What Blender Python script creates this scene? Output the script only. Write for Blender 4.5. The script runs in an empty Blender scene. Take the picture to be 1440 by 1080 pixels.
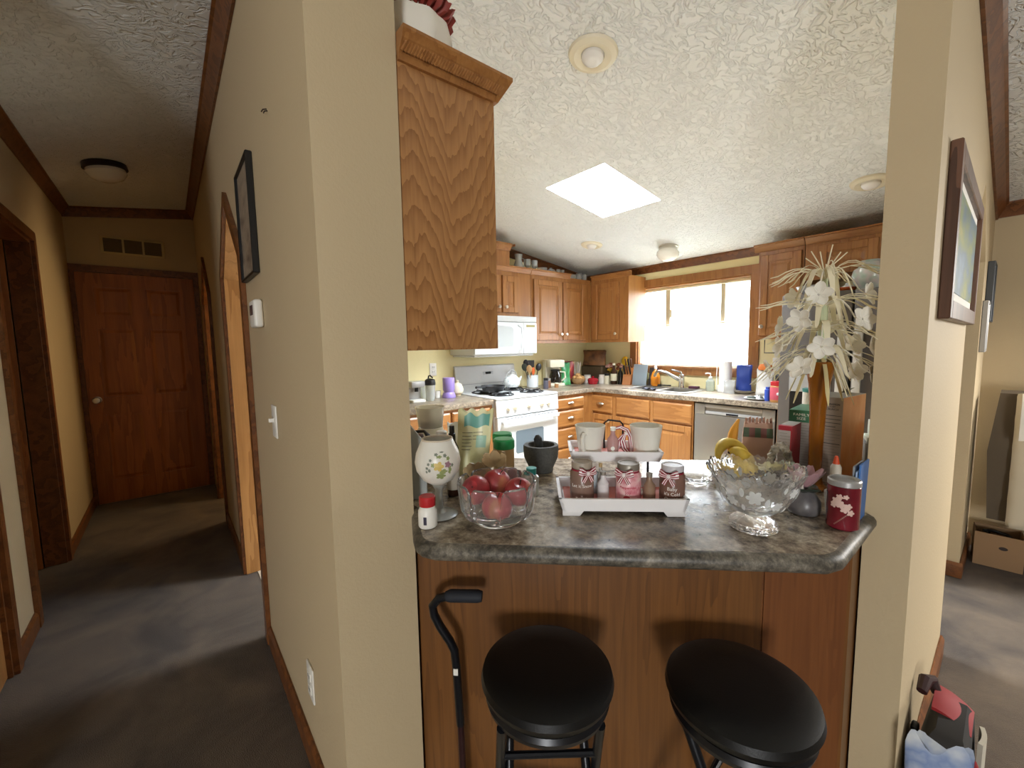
import bpy, bmesh, math, random
from mathutils import Vector, Matrix, Quaternion
PI = math.pi
S = bpy.context.scene
COL = S.collection

# ------------------------------------------------------------------ camera, world, lights, exposure
cam_d = bpy.data.cameras.new('camera'); cam = bpy.data.objects.new('camera', cam_d); COL.objects.link(cam)
S.camera = cam
cam_d.sensor_width = 36; cam_d.lens = 36*585.28/1440; cam_d.clip_start = 0.02
YAW, PITCH, ROLL, EYE = .68813, .0929872, -.0162393, 1.36
f0 = Vector((-math.cos(YAW), math.sin(YAW), 0)); r0 = Vector((math.sin(YAW), math.cos(YAW), 0)); u0 = Vector((0, 0, 1))
fw = f0*math.cos(PITCH)-u0*math.sin(PITCH); up = u0*math.cos(PITCH)+f0*math.sin(PITCH)
rt = r0*math.cos(ROLL)+up*math.sin(ROLL); up = up*math.cos(ROLL)-r0*math.sin(ROLL)
cam.matrix_world = Matrix(((rt.x, up.x, -fw.x, 0), (rt.y, up.y, -fw.y, 0), (rt.z, up.z, -fw.z, EYE), (0, 0, 0, 1)))

S.view_settings.view_transform = 'Standard'; S.view_settings.look = 'None'; S.view_settings.gamma = 1
S.view_settings.exposure = 1.75
try:
    S.cycles.use_denoising = True
    S.cycles.max_bounces = 20; S.cycles.diffuse_bounces = 6; S.cycles.glossy_bounces = 8
    S.cycles.transmission_bounces = 18; S.cycles.transparent_max_bounces = 16
    S.cycles.sample_clamp_indirect = 40
except Exception: pass
W = bpy.data.worlds.new('daylight'); S.world = W; W.use_nodes = True
bg = W.node_tree.nodes['Background']; bg.inputs[1].default_value = 70.0
_N, _L = W.node_tree.nodes.new, W.node_tree.links.new            # bright overcast sky over darker ground
_tc = _N('ShaderNodeTexCoord'); _sx = _N('ShaderNodeSeparateXYZ'); _rp = _N('ShaderNodeValToRGB')
_L(_tc.outputs['Generated'], _sx.inputs[0]); _mr = _N('ShaderNodeMapRange'); _mr.inputs['From Min'].default_value = -1; _L(_sx.outputs['Z'], _mr.inputs['Value']); _L(_mr.outputs[0], _rp.inputs['Fac'])
_rp.color_ramp.elements[0].position = .42; _rp.color_ramp.elements[0].color = (.025, .028, .024, 1); _rp.color_ramp.elements[1].position = .5; _rp.color_ramp.elements[1].color = (.055, .06, .063, 1)
_e = _rp.color_ramp.elements.new(.78); _e.color = (.10, .11, .12, 1); _e = _rp.color_ramp.elements.new(.93); _e.color = (.70, .77, .85, 1)
_L(_rp.outputs[0], bg.inputs[0])

def area(name, loc, direction, sx, sy, power, color, portal=False):
    d = bpy.data.lights.new(name, 'AREA'); d.shape = 'RECTANGLE'; d.size = sx; d.size_y = sy; d.energy = power; d.color = color
    if portal: d.cycles.is_portal = True
    o = bpy.data.objects.new(name, d); COL.objects.link(o); o.location = loc
    o.rotation_euler = Vector(direction).to_track_quat('-Z', 'Y').to_euler(); return o
area('window_portal', (-2.08, 4.0, 1.53), (0, -1, 0), 1.06, .78, 1, (1, 1, 1), True)
area('skylight_portal', (-1.89, 2.40, 2.455), (0, -.143, -1), .5, .62, 1, (1, 1, 1), True)
area('assumed_rear_daylight', (3.0, -3.1, .95), (-1, 1.05, 0), .8, 1.0, 40, (.97, .98, .98))  # assumed daylight source, unseen area light behind the camera with no opening built
liv_fill = area('assumed_living_daylight', (1.5, 3.9, 1.55), (-.5, -1, -1.3), .8, 1.0, 31, (1, .98, .94)); liv_fill.data.spread = math.radians(150)  # assumed unseen area light by the solid far wall, brightens living wall and carpet
area('hall_end_warm_fill', (-4.25, 1.3, 1.5), (0, -1, -.1), .5, .8, 4.6, (1, .72, .38))  # added unseen warm fill behind the far arch, brightens the hall end

# ------------------------------------------------------------------ mesh helpers
def lin(h):
    h = h.lstrip('#'); v = [int(h[i:i+2], 16)/255 for i in (0, 2, 4)]
    return tuple(x/12.92 if x <= .04045 else ((x+.055)/1.055)**2.4 for x in v)+(1,)

class MB:
    def __init__(s): s.bm = bmesh.new(); s.mi = 0
    def m(s, k): s.mi = k; return s
    def _fin(s, faces):
        for f in faces: f.material_index = s.mi
        return s
    def face(s, pts):
        vs = [s.bm.verts.new(p) for p in pts]; return s._fin([s.bm.faces.new(vs)])
    def box(s, x0, x1, y0, y1, z0, z1, bev=0, seg=2, mat=None):
        r = bmesh.ops.create_cube(s.bm, size=1); vs = r['verts']
        for v in vs:
            v.co = Vector(((x0+x1)/2+v.co.x*(x1-x0), (y0+y1)/2+v.co.y*(y1-y0), (z0+z1)/2+v.co.z*(z1-z0)))
            if mat is not None: v.co = mat @ v.co
        fs = set(f for v in vs for f in v.link_faces); s._fin(fs)
        if bev:
            es = list(set(e for v in vs for e in v.link_edges))
            g = bmesh.ops.bevel(s.bm, geom=es, offset=bev, segments=seg, profile=.5, affect='EDGES')
            s._fin(g['faces'])
        return s
    def prism(s, poly, a, b, axis='z'):
        def mk(p, t):
            return {'z': (p[0], p[1], t), 'y': (p[0], t, p[1]), 'x': (t, p[0], p[1])}[axis]
        v0 = [s.bm.verts.new(mk(p, a)) for p in poly]; v1 = [s.bm.verts.new(mk(p, b)) for p in poly]
        n = len(poly); fs = [s.bm.faces.new(v0[::-1]), s.bm.faces.new(v1)]
        for i in range(n): fs.append(s.bm.faces.new((v0[i], v0[(i+1) % n], v1[(i+1) % n], v1[i])))
        s._fin(fs); bmesh.ops.recalc_face_normals(s.bm, faces=fs); return s
    def hexa(s, bot, top):
        return s.loft([bot, top])
    def loft(s, rings, closed=True, cap=True):
        R = [[s.bm.verts.new(p) for p in r] for r in rings]; n = len(R[0]); fs = []
        for a, b in zip(R, R[1:]):
            for i in range(n if closed else n-1):
                fs.append(s.bm.faces.new((a[i], a[(i+1) % n], b[(i+1) % n], b[i])))
        if cap and closed:
            fs.append(s.bm.faces.new(R[0][::-1])); fs.append(s.bm.faces.new(R[-1]))
        s._fin(fs); bmesh.ops.recalc_face_normals(s.bm, faces=fs); return s
    def lathe(s, prof, seg=32, c=(0, 0, 0), sq=(1, 1), mod=None):
        prev = None; fs = []
        for k, (r, z) in enumerate(prof):
            if r < 1e-6: ring = [s.bm.verts.new((c[0], c[1], c[2]+z))]
            else:
                ring = []
                for i in range(seg):
                    t = 2*PI*i/seg; rr, zz = (r, z) if mod is None else mod(r, z, t, k)
                    ring.append(s.bm.verts.new((c[0]+rr*sq[0]*math.cos(t), c[1]+rr*sq[1]*math.sin(t), c[2]+zz)))
            if prev is not None:
                A, B = prev, ring
                if len(A) == 1 and len(B) > 1:
                    for i in range(seg): fs.append(s.bm.faces.new((A[0], B[(i+1) % seg], B[i])))
                elif len(B) == 1 and len(A) > 1:
                    for i in range(seg): fs.append(s.bm.faces.new((A[i], A[(i+1) % seg], B[0])))
                elif len(A) > 1:
                    for i in range(seg): fs.append(s.bm.faces.new((A[i], A[(i+1) % seg], B[(i+1) % seg], B[i])))
            prev = ring
        s._fin(fs); bmesh.ops.recalc_face_normals(s.bm, faces=fs); return s
    def cyl(s, c, r, z0, z1, seg=24, r1=None):
        r1 = r if r1 is None else r1
        return s.lathe([(0, z0), (r, z0), (r1, z1), (0, z1)], seg, (c[0], c[1], 0))
    def ball(s, c, r, seg=20, rings=10):
        rx, ry, rz = r if isinstance(r, (tuple, list)) else (r, r, r)
        return s.lathe([(max(0, math.sin(PI*i/rings)), -math.cos(PI*i/rings)*rz) if 0 < i < rings else (0, -rz if i == 0 else rz) for i in range(rings+1)], seg, c, (rx, ry))
    def tube(s, pts, r, seg=10, cap=True):
        pts = [Vector(p) for p in pts]; n = len(pts); rs = r if isinstance(r, (list, tuple)) else [r]*n
        T = []
        for i in range(n):
            T.append((pts[min(i+1, n-1)]-pts[max(i-1, 0)]).normalized())
        nrm = T[0].orthogonal().normalized(); rings = []
        for i in range(n):
            if i: nrm = (T[i-1].rotation_difference(T[i]) @ nrm)
            nrm = (nrm-T[i]*nrm.dot(T[i])).normalized(); b = T[i].cross(nrm)
            rings.append([pts[i]+(nrm*math.cos(2*PI*k/seg)+b*math.sin(2*PI*k/seg))*rs[i] for k in range(seg)])
        return s.loft(rings, True, cap)
    def strip(s, pts, widths, side, thick=.0006):
        """a thin strap along pts with real thickness; side = direction of its width"""
        pts = [Vector(p) for p in pts]; n = len(pts); rings = []
        side = Vector(side).normalized()
        for i in range(n):
            t = (pts[min(i+1, n-1)]-pts[max(i-1, 0)]).normalized(); sd = (side-t*side.dot(t)).normalized(); nn = t.cross(sd)
            w = widths[i] if isinstance(widths, (list, tuple)) else widths
            rings.append([pts[i]-sd*w-nn*thick, pts[i]+sd*w-nn*thick, pts[i]+sd*w+nn*thick, pts[i]-sd*w+nn*thick])
        return s.loft(rings)
    def sheet(s, fn, nu, nv, thick=.001):
        """surface fn(u,v)->point, u,v in 0..1, thickened"""
        P = [[Vector(fn(i/nu, j/nv)) for j in range(nv+1)] for i in range(nu+1)]
        def nor(i, j):
            a = P[min(i+1, nu)][j]-P[max(i-1, 0)][j]; b = P[i][min(j+1, nv)]-P[i][max(j-1, 0)]
            c = a.cross(b); return c.normalized() if c.length > 1e-12 else Vector((0, 0, 1))
        A = [[s.bm.verts.new(P[i][j]+nor(i, j)*thick/2) for j in range(nv+1)] for i in range(nu+1)]
        B = [[s.bm.verts.new(P[i][j]-nor(i, j)*thick/2) for j in range(nv+1)] for i in range(nu+1)]
        fs = []
        for i in range(nu):
            for j in range(nv):
                fs.append(s.bm.faces.new((A[i][j], A[i+1][j], A[i+1][j+1], A[i][j+1])))
                fs.append(s.bm.faces.new((B[i][j], B[i][j+1], B[i+1][j+1], B[i+1][j])))
        for i in range(nu):
            fs.append(s.bm.faces.new((A[i][0], B[i][0], B[i+1][0], A[i+1][0]))); fs.append(s.bm.faces.new((A[i][nv], A[i+1][nv], B[i+1][nv], B[i][nv])))
        for j in range(nv):
            fs.append(s.bm.faces.new((A[0][j], A[0][j+1], B[0][j+1], B[0][j]))); fs.append(s.bm.faces.new((A[nu][j], B[nu][j], B[nu][j+1], A[nu][j+1])))
        return s._fin(fs)
    def text(s, body, size, fn, ext=.0004):
        """lettering: each glyph vertex (x,y,z) goes through fn -> point"""
        cu = bpy.data.curves.new('lettering', 'FONT'); cu.body = body; cu.size = size; cu.extrude = ext; cu.resolution_u = 2
        cu.align_x = 'CENTER'; cu.align_y = 'CENTER'
        ob = bpy.data.objects.new('lettering', cu); COL.objects.link(ob)
        dg = bpy.context.evaluated_depsgraph_get(); dg.update()
        me = bpy.data.meshes.new_from_object(ob.evaluated_get(dg))
        vs = [s.bm.verts.new(fn(v.co)) for v in me.vertices]; fs = []
        for p in me.polygons:
            try: fs.append(s.bm.faces.new([vs[i] for i in p.vertices]))
            except ValueError: pass
        bpy.data.objects.remove(ob); bpy.data.curves.remove(cu); bpy.data.meshes.remove(me)
        return s._fin(fs)
    def xf(s, M):
        bmesh.ops.transform(s.bm, matrix=M, verts=s.bm.verts); return s

def obj(name, mb, mats, parent=None, loc=(0, 0, 0), rz=0, smooth=.6):
    me = bpy.data.meshes.new(name); mb.bm.to_mesh(me); mb.bm.free()
    for m in (mats if isinstance(mats, (list, tuple)) else [mats]): me.materials.append(m)
    if smooth:
        me.shade_smooth(); me.set_sharp_from_angle(angle=smooth)
    o = bpy.data.objects.new(name, me); COL.objects.link(o)
    if parent: o.parent = parent
    o.location = loc; o.rotation_euler = (0, 0, rz)
    return o
def tag(o, label, cat, group=None):
    o['label'] = label; o['category'] = cat
    if group: o['group'] = group
    return o
def thing(name, label, cat, loc=(0, 0, 0), rz=0, group=None):
    o = bpy.data.objects.new(name, None); COL.objects.link(o); o.location = loc; o.rotation_euler = (0, 0, rz); o.empty_display_size = .05
    return tag(o, label, cat, group)
def struct(name, mb, mats, smooth=.4):
    o = obj(name, mb, mats, smooth=smooth); o['kind'] = 'structure'; return o
def single(name, mb, mats, label, cat, loc=(0, 0, 0), rz=0, group=None, smooth=.6):
    return tag(obj(name, mb, mats, None, loc, rz, smooth), label, cat, group)
def dup(t, loc, label, rz=None, scale=None):
    r = t.copy(); COL.objects.link(r); r.location = loc; r['label'] = label
    if rz is not None: r.rotation_euler = (0, 0, rz)
    if scale: r.scale = (scale,)*3 if not isinstance(scale, tuple) else scale
    for ch in list(t.children):
        c = ch.copy(); COL.objects.link(c); c.parent = r
        for g in list(ch.children):
            d = g.copy(); COL.objects.link(d); d.parent = c
    return r
def Rz(a): return Matrix.Rotation(a, 4, 'Z')
def Tr(x, y, z): return Matrix.Translation((x, y, z))

# ------------------------------------------------------------------ materials
def nodes(name):
    m = bpy.data.materials.new(name); m.use_nodes = True; nt = m.node_tree
    return m, nt, nt.nodes['Principled BSDF'], nt.nodes.new, nt.links.new
def setp(b, **k):
    names = dict(rough='Roughness', metal='Metallic', spec='Specular IOR Level', trans='Transmission Weight', ior='IOR', alpha='Alpha', coat='Coat Weight', sub='Subsurface Weight', sheen='Sheen Weight')
    for q, v in k.items(): b.inputs[names[q]].default_value = v
def plain(name, col, rough=.5, noise=.0, nscale=20, bump=0, bscale=60, **k):
    m, nt, b, N, L = nodes(name); c = lin(col); b.inputs['Base Color'].default_value = c; setp(b, rough=rough, **k)
    if noise:
        t = N('ShaderNodeTexNoise'); t.inputs['Scale'].default_value = nscale; t.inputs['Detail'].default_value = 4
        co = N('ShaderNodeTexCoord'); L(co.outputs['Object'], t.inputs['Vector'])
        r = N('ShaderNodeValToRGB'); r.color_ramp.elements[0].position = .3; r.color_ramp.elements[1].position = .7
        r.color_ramp.elements[0].color = tuple(x*(1-noise) for x in c[:3])+(1,); r.color_ramp.elements[1].color = tuple(min(1, x*(1+noise)) for x in c[:3])+(1,)
        L(t.outputs['Fac'], r.inputs['Fac']); L(r.outputs['Color'], b.inputs['Base Color'])
    if bump:
        t = N('ShaderNodeTexNoise'); t.inputs['Scale'].default_value = bscale; t.inputs['Detail'].default_value = 3
        co = N('ShaderNodeTexCoord'); L(co.outputs['Object'], t.inputs['Vector'])
        bp = N('ShaderNodeBump'); bp.inputs['Strength'].default_value = bump; bp.inputs['Distance'].default_value = .01
        L(t.outputs['Fac'], bp.inputs['Height']); L(bp.outputs['Normal'], b.inputs['Normal'])
    return m
def wood(name, dark, light, sc=(7, 7, .7), rings=9, rough=.38, fine=.25, seed=0., coat=.08, amp=1., rise=0., vee=(0, 0, 0)):
    """oak: contour rings of a stretched noise (rise, vee add stacked cathedral arches) under fine pores"""
    m, nt, b, N, L = nodes(name); setp(b, rough=rough, coat=coat); b.inputs['Coat Roughness'].default_value = .3
    def math_(op, a_, b_):
        q = N('ShaderNodeMath'); q.operation = op
        for i, v in enumerate((a_, b_)):
            if hasattr(v, 'node'): L(v, q.inputs[i])
            else: q.inputs[i].default_value = v
        return q.outputs[0]
    co = N('ShaderNodeTexCoord'); mp = N('ShaderNodeMapping'); mp.inputs['Scale'].default_value = sc; mp.inputs['Location'].default_value = (seed, seed*.7, seed*.3)
    L(co.outputs['Object'], mp.inputs['Vector'])
    n1 = N('ShaderNodeTexNoise'); n1.inputs['Scale'].default_value = 1; n1.inputs['Detail'].default_value = 4; n1.inputs['Roughness'].default_value = .5; L(mp.outputs[0], n1.inputs['Vector'])
    f = math_('MULTIPLY', n1.outputs['Fac'], rings)
    if rise:
        sx = N('ShaderNodeSeparateXYZ'); L(co.outputs['Object'], sx.inputs[0]); f = math_('ADD', f, math_('MULTIPLY', sx.outputs['Z'], rise))
        if vee[2]: f = math_('SUBTRACT', f, math_('MULTIPLY', math_('ABSOLUTE', math_('SUBTRACT', sx.outputs['XYZ'[vee[0]]], vee[1]), 0), vee[2]))
    fr = math_('POWER', math_('FRACT', f, 0), 1.6)
    mp2 = N('ShaderNodeMapping'); mp2.inputs['Scale'].default_value = tuple(v*(16 if v > 2 else 6) for v in sc); L(co.outputs['Object'], mp2.inputs['Vector'])
    n2 = N('ShaderNodeTexNoise'); n2.inputs['Scale'].default_value = 1; n2.inputs['Detail'].default_value = 5; L(mp2.outputs[0], n2.inputs['Vector'])
    tot = math_('ADD', math_('MULTIPLY', fr, amp), math_('MULTIPLY', math_('SUBTRACT', n2.outputs['Fac'], .38), fine*4))
    r = N('ShaderNodeValToRGB'); e = r.color_ramp.elements
    e[0].position = 0; e[0].color = lin(light); e[1].position = 1; e[1].color = lin(dark)
    L(tot, r.inputs['Fac']); L(r.outputs['Color'], b.inputs['Base Color'])
    bp = N('ShaderNodeBump'); bp.inputs['Strength'].default_value = .08; bp.inputs['Distance'].default_value = .003
    L(n2.outputs['Fac'], bp.inputs['Height']); L(bp.outputs['Normal'], b.inputs['Normal'])
    return m
def glassy(name, col='#ffffff', rough=0., ior=1.48, tint=1.):
    """glass that also lets light through for shadows: refraction mixed with straight transparency"""
    m, nt, b, N, L = nodes(name); b.inputs['Base Color'].default_value = lin(col); setp(b, rough=rough, trans=1., ior=ior)
    return m
def pane_mat(name, refl=.08):
    m = bpy.data.materials.new(name); m.use_nodes = True; nt = m.node_tree; nt.nodes.clear(); N = nt.nodes.new; L = nt.links.new
    o = N('ShaderNodeOutputMaterial'); mx = N('ShaderNodeMixShader'); t = N('ShaderNodeBsdfTransparent'); g = N('ShaderNodeBsdfGlossy'); g.inputs['Roughness'].default_value = .02
    mx.inputs[0].default_value = refl; L(t.outputs[0], mx.inputs[1]); L(g.outputs[0], mx.inputs[2]); L(mx.outputs[0], o.inputs[0]); return m
def speckle(name, cols, scale, rough=.28, big=3.):
    m, nt, b, N, L = nodes(name); setp(b, rough=rough)
    co = N('ShaderNodeTexCoord')
    n1 = N('ShaderNodeTexNoise'); n1.inputs['Scale'].default_value = scale; n1.inputs['Detail'].default_value = 8; n1.inputs['Roughness'].default_value = .72; L(co.outputs['Object'], n1.inputs['Vector'])
    n2 = N('ShaderNodeTexNoise'); n2.inputs['Scale'].default_value = big; n2.inputs['Detail'].default_value = 3; L(co.outputs['Object'], n2.inputs['Vector'])
    ad = N('ShaderNodeMath'); ad.operation = 'MULTIPLY_ADD'; ad.inputs[1].default_value = .55; L(n2.outputs['Fac'], ad.inputs[0]); L(n1.outputs['Fac'], ad.inputs[2])
    sb = N('ShaderNodeMath'); sb.operation = 'SUBTRACT'; sb.inputs[1].default_value = .275; L(ad.outputs[0], sb.inputs[0])
    r = N('ShaderNodeValToRGB'); e = r.color_ramp.elements; n = len(cols)
    e[0].position = .3; e[0].color = lin(cols[0]); e[1].position = .72; e[1].color = lin(cols[-1])
    for i in range(1, n-1): k = e.new(.3+.42*i/(n-1)); k.color = lin(cols[i])
    L(sb.outputs[0], r.inputs['Fac']); L(r.outputs['Color'], b.inputs['Base Color']); return m

def ceiling_mat():
    m, nt, b, N, L = nodes('textured_ceiling_paint'); b.inputs['Base Color'].default_value = lin('#ecefee'); setp(b, rough=.75)
    co = N('ShaderNodeTexCoord')
    w = N('ShaderNodeTexNoise'); w.inputs['Scale'].default_value = 9; w.inputs['Detail'].default_value = 2; L(co.outputs['Object'], w.inputs['Vector'])
    mp = N('ShaderNodeMixRGB'); mp.blend_type = 'ADD'; mp.inputs[0].default_value = .12; L(co.outputs['Object'], mp.inputs[1]); L(w.outputs['Color'], mp.inputs[2])
    mm = N('ShaderNodeMapping'); mm.inputs['Scale'].default_value = (34, 22, 26); L(mp.outputs[0], mm.inputs['Vector'])
    n = N('ShaderNodeTexNoise'); n.inputs['Scale'].default_value = 1; n.inputs['Detail'].default_value = 2; n.inputs['Distortion'].default_value = 1.1; L(mm.outputs[0], n.inputs['Vector'])
    r = N('ShaderNodeValToRGB'); r.color_ramp.elements[0].position = .44; r.color_ramp.elements[1].position = .56; L(n.outputs['Fac'], r.inputs['Fac'])
    bp = N('ShaderNodeBump'); bp.inputs['Strength'].default_value = .8; bp.inputs['Distance'].default_value = .009
    L(r.outputs['Color'], bp.inputs['Height']); L(bp.outputs['Normal'], b.inputs['Normal']); return m
def carpet_mat():
    m, nt, b, N, L = nodes('grey_carpet_pile'); setp(b, rough=.95, sheen=.2)
    co = N('ShaderNodeTexCoord'); n = N('ShaderNodeTexNoise'); n.inputs['Scale'].default_value = 3.2; n.inputs['Detail'].default_value = 6; n.inputs['Roughness'].default_value = .6; n.inputs['Distortion'].default_value = .6
    L(co.outputs['Object'], n.inputs['Vector']); r = N('ShaderNodeValToRGB'); r.color_ramp.elements[0].position = .35; r.color_ramp.elements[1].position = .68
    r.color_ramp.elements[0].color = lin('#372b21'); r.color_ramp.elements[1].color = lin('#665644'); L(n.outputs['Fac'], r.inputs['Fac']); L(r.outputs['Color'], b.inputs['Base Color'])
    n2 = N('ShaderNodeTexNoise'); n2.inputs['Scale'].default_value = 260; n2.inputs['Detail'].default_value = 3; L(co.outputs['Object'], n2.inputs['Vector'])
    bp = N('ShaderNodeBump'); bp.inputs['Strength'].default_value = .7; bp.inputs['Distance'].default_value = .006; L(n2.outputs['Fac'], bp.inputs['Height']); L(bp.outputs['Normal'], b.inputs['Normal']); return m
def lace_mat():
    m = bpy.data.materials.new('white_lace'); m.use_nodes = True; nt = m.node_tree; nt.nodes.clear(); N = nt.nodes.new; L = nt.links.new
    o = N('ShaderNodeOutputMaterial'); mx = N('ShaderNodeMixShader'); t = N('ShaderNodeBsdfTransparent'); tl = N('ShaderNodeBsdfTranslucent'); d = N('ShaderNodeBsdfDiffuse'); a = N('ShaderNodeMixShader')
    tl.inputs[0].default_value = (.9, .9, .93, 1); d.inputs[0].default_value = (.9, .9, .92, 1); a.inputs[0].default_value = .5; L(tl.outputs[0], a.inputs[1]); L(d.outputs[0], a.inputs[2])
    co = N('ShaderNodeTexCoord'); v = N('ShaderNodeTexVoronoi'); v.inputs['Scale'].default_value = 26; L(co.outputs['Object'], v.inputs['Vector'])
    n = N('ShaderNodeTexNoise'); n.inputs['Scale'].default_value = 7; L(co.outputs['Object'], n.inputs['Vector'])
    mu = N('ShaderNodeMath'); mu.operation = 'MULTIPLY'; L(v.outputs['Distance'], mu.inputs[0]); L(n.outputs['Fac'], mu.inputs[1])
    r = N('ShaderNodeValToRGB'); r.color_ramp.elements[0].position = .12; r.color_ramp.elements[0].color = (.45,)*3+(1,); r.color_ramp.elements[1].position = .3; r.color_ramp.elements[1].color = (.92,)*3+(1,)
    L(mu.outputs[0], r.inputs['Fac']); L(r.outputs['Color'], mx.inputs[0])
    L(t.outputs[0], mx.inputs[1]); L(a.outputs[0], mx.inputs[2]); L(mx.outputs[0], o.inputs[0]); return m
def stripes_mat(name, c1, c2, scale, direction='X'):
    m, nt, b, N, L = nodes(name); setp(b, rough=.6)
    co = N('ShaderNodeTexCoord'); w = N('ShaderNodeTexWave'); w.wave_type = 'BANDS'; w.bands_direction = direction; w.inputs['Scale'].default_value = scale; L(co.outputs['Object'], w.inputs['Vector'])
    r = N('ShaderNodeValToRGB'); r.color_ramp.interpolation = 'CONSTANT'; r.color_ramp.elements[0].color = lin(c1); r.color_ramp.elements[1].position = .5; r.color_ramp.elements[1].color = lin(c2)
    L(w.outputs['Fac'], r.inputs['Fac']); L(r.outputs['Color'], b.inputs['Base Color']); return m
def spots_mat(name, base, spot, scale, size=.3, rough=.3):
    m, nt, b, N, L = nodes(name); setp(b, rough=rough)
    co = N('ShaderNodeTexCoord'); v = N('ShaderNodeTexVoronoi'); v.inputs['Scale'].default_value = scale; L(co.outputs['Object'], v.inputs['Vector'])
    r = N('ShaderNodeValToRGB'); r.color_ramp.elements[0].position = size; r.color_ramp.elements[0].color = lin(spot); r.color_ramp.elements[1].position = size+.08; r.color_ramp.elements[1].color = lin(base)
    L(v.outputs['Distance'], r.inputs['Fac']); L(r.outputs['Color'], b.inputs['Base Color']); return m
def ramp_noise(name, cols, scale, rough=.5, stretch=(1, 1, 1), detail=4):
    m, nt, b, N, L = nodes(name); setp(b, rough=rough)
    co = N('ShaderNodeTexCoord'); mp = N('ShaderNodeMapping'); mp.inputs['Scale'].default_value = stretch; L(co.outputs['Object'], mp.inputs['Vector'])
    n = N('ShaderNodeTexNoise'); n.inputs['Scale'].default_value = scale; n.inputs['Detail'].default_value = detail; L(mp.outputs[0], n.inputs['Vector'])
    r = N('ShaderNodeValToRGB'); e = r.color_ramp.elements; k = len(cols)
    e[0].position = .3; e[0].color = lin(cols[0]); e[1].position = .7; e[1].color = lin(cols[-1])
    for i in range(1, k-1): q = e.new(.3+.4*i/(k-1)); q.color = lin(cols[i])
    L(n.outputs['Fac'], r.inputs['Fac']); L(r.outputs['Color'], b.inputs['Base Color']); return m

paint = plain('cream_wall_paint', '#c2af8d', .7, bump=.12, bscale=120)
paint_k = plain('yellow_kitchen_paint', '#ece0ab', .65, bump=.12, bscale=120)
ceil_m = ceiling_mat(); carpet = carpet_mat()
vinyl = plain('kitchen_vinyl', '#ddd2ba', .35, noise=.15, nscale=6)
trim_w = wood('stained_trim', '#5c3417', '#7d4c25', rings=5, sc=(9, 9, 9))
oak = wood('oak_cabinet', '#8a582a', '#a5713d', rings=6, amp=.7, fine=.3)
oak_h = wood('oak_cabinet_horizontal', '#8a582a', '#a5713d', sc=(.8, 7, 7), rings=6, amp=.7, fine=.3)
oak_p = wood('oak_end_panel', '#8f5f36', '#b2814f', sc=(9, 9, 1.4), rings=8, seed=3.1, fine=.22, amp=.85, rise=17, vee=(1, .15, 17))
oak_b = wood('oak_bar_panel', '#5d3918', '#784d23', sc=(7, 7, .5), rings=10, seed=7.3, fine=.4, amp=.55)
dark_w = wood('dark_door_wood', '#8a4e1d', '#a8622a', rings=6)
mid_w = wood('mid_door_wood', '#9a6a38', '#b5834c', rings=6)
counter_m = speckle('granite_laminate', ['#38332c', '#5f564b', '#877a69', '#a89c88', '#cabfaa'], 30, .24)
edge_m = speckle('granite_laminate_edge', ['#26241f', '#4d483f', '#6f685c', '#918a7c'], 70, .45, 8)
kcounter = speckle('kitchen_laminate', ['#4b4339', '#776a5a', '#9b8d79', '#c2b6a0'], 60, .3, 6)
white_en = plain('white_enamel', '#cfd1d0', .25)
white_pl = plain('white_plastic', '#e8e5dc', .4)
cream_pl = plain('cream_plastic', '#e2dcc4', .45)
black_pl = plain('black_plastic', '#141313', .4)
black_m = plain('black_metal', '#101218', .32, metal=.3)
vinyl_b = plain('black_vinyl', '#090909', .42, spec=.35, bump=.05, bscale=300)
chrome = plain('chrome', '#d9d8d4', .14, metal=1.)
nickel = plain('brushed_nickel', '#cfc9bd', .28, metal=1.)
steel = plain('stainless_steel', '#98948d', .36, metal=.85)
steel_d = plain('fridge_steel', '#655f5a', .45, metal=.5)
iron = plain('cast_iron', '#1d1c1c', .55)
glass = glassy('clear_glass'); crystal = glassy('cut_crystal', '#ffffff', .05, 1.5); crystal.node_tree.nodes['Principled BSDF'].inputs['Transmission Weight'].default_value = .94
_v = crystal.node_tree.nodes.new('ShaderNodeTexVoronoi'); _v.inputs['Scale'].default_value = 55; _b = crystal.node_tree.nodes.new('ShaderNodeBump'); _b.inputs['Strength'].default_value = .35; _b.inputs['Distance'].default_value = .004
_c = crystal.node_tree.nodes.new('ShaderNodeTexCoord'); crystal.node_tree.links.new(_c.outputs['Object'], _v.inputs['Vector']); crystal.node_tree.links.new(_v.outputs['Distance'], _b.inputs['Height']); crystal.node_tree.links.new(_b.outputs[0], crystal.node_tree.nodes['Principled BSDF'].inputs['Normal'])
glass_t = glassy('thin_clear_glass', '#f4f7f5'); glass_t.node_tree.nodes['Principled BSDF'].inputs['Transmission Weight'].default_value = .72
frost = plain('frosted_white_glass', '#efece2', .35, trans=.25)
red_pl = plain('red_plastic', '#b3262b', .35)
green_pl = plain('green_plastic', '#1f8a4a', .35)
purple_pl = plain('lilac_plastic', '#9a84c6', .35)
blue_pl = plain('blue_plastic', '#233b86', .4)
paper = plain('white_paper', '#ece9e0', .75)
ink = plain('dark_ink', '#3a3836', .7)
grey_print = plain('grey_print', '#8a857d', .7)
ceramic = plain('white_ceramic', '#e9e4d8', .25)
mug_m = plain('stoneware_white', '#e8e5da', .3)
stone = plain('grey_granite', '#4b4a46', .75, noise=.25, nscale=140)
stone_d = plain('dark_granite', '#2e2d2b', .8, noise=.3, nscale=140)
apple_m = ramp_noise('apple_skin', ['#7d1a1f', '#9c2c32', '#b0484c', '#bd8058'], 14, .3, (1, 1, .35))
banana_m = ramp_noise('banana_skin', ['#c9a53a', '#d9b94a', '#d8bd58'], 30, .5)
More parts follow.
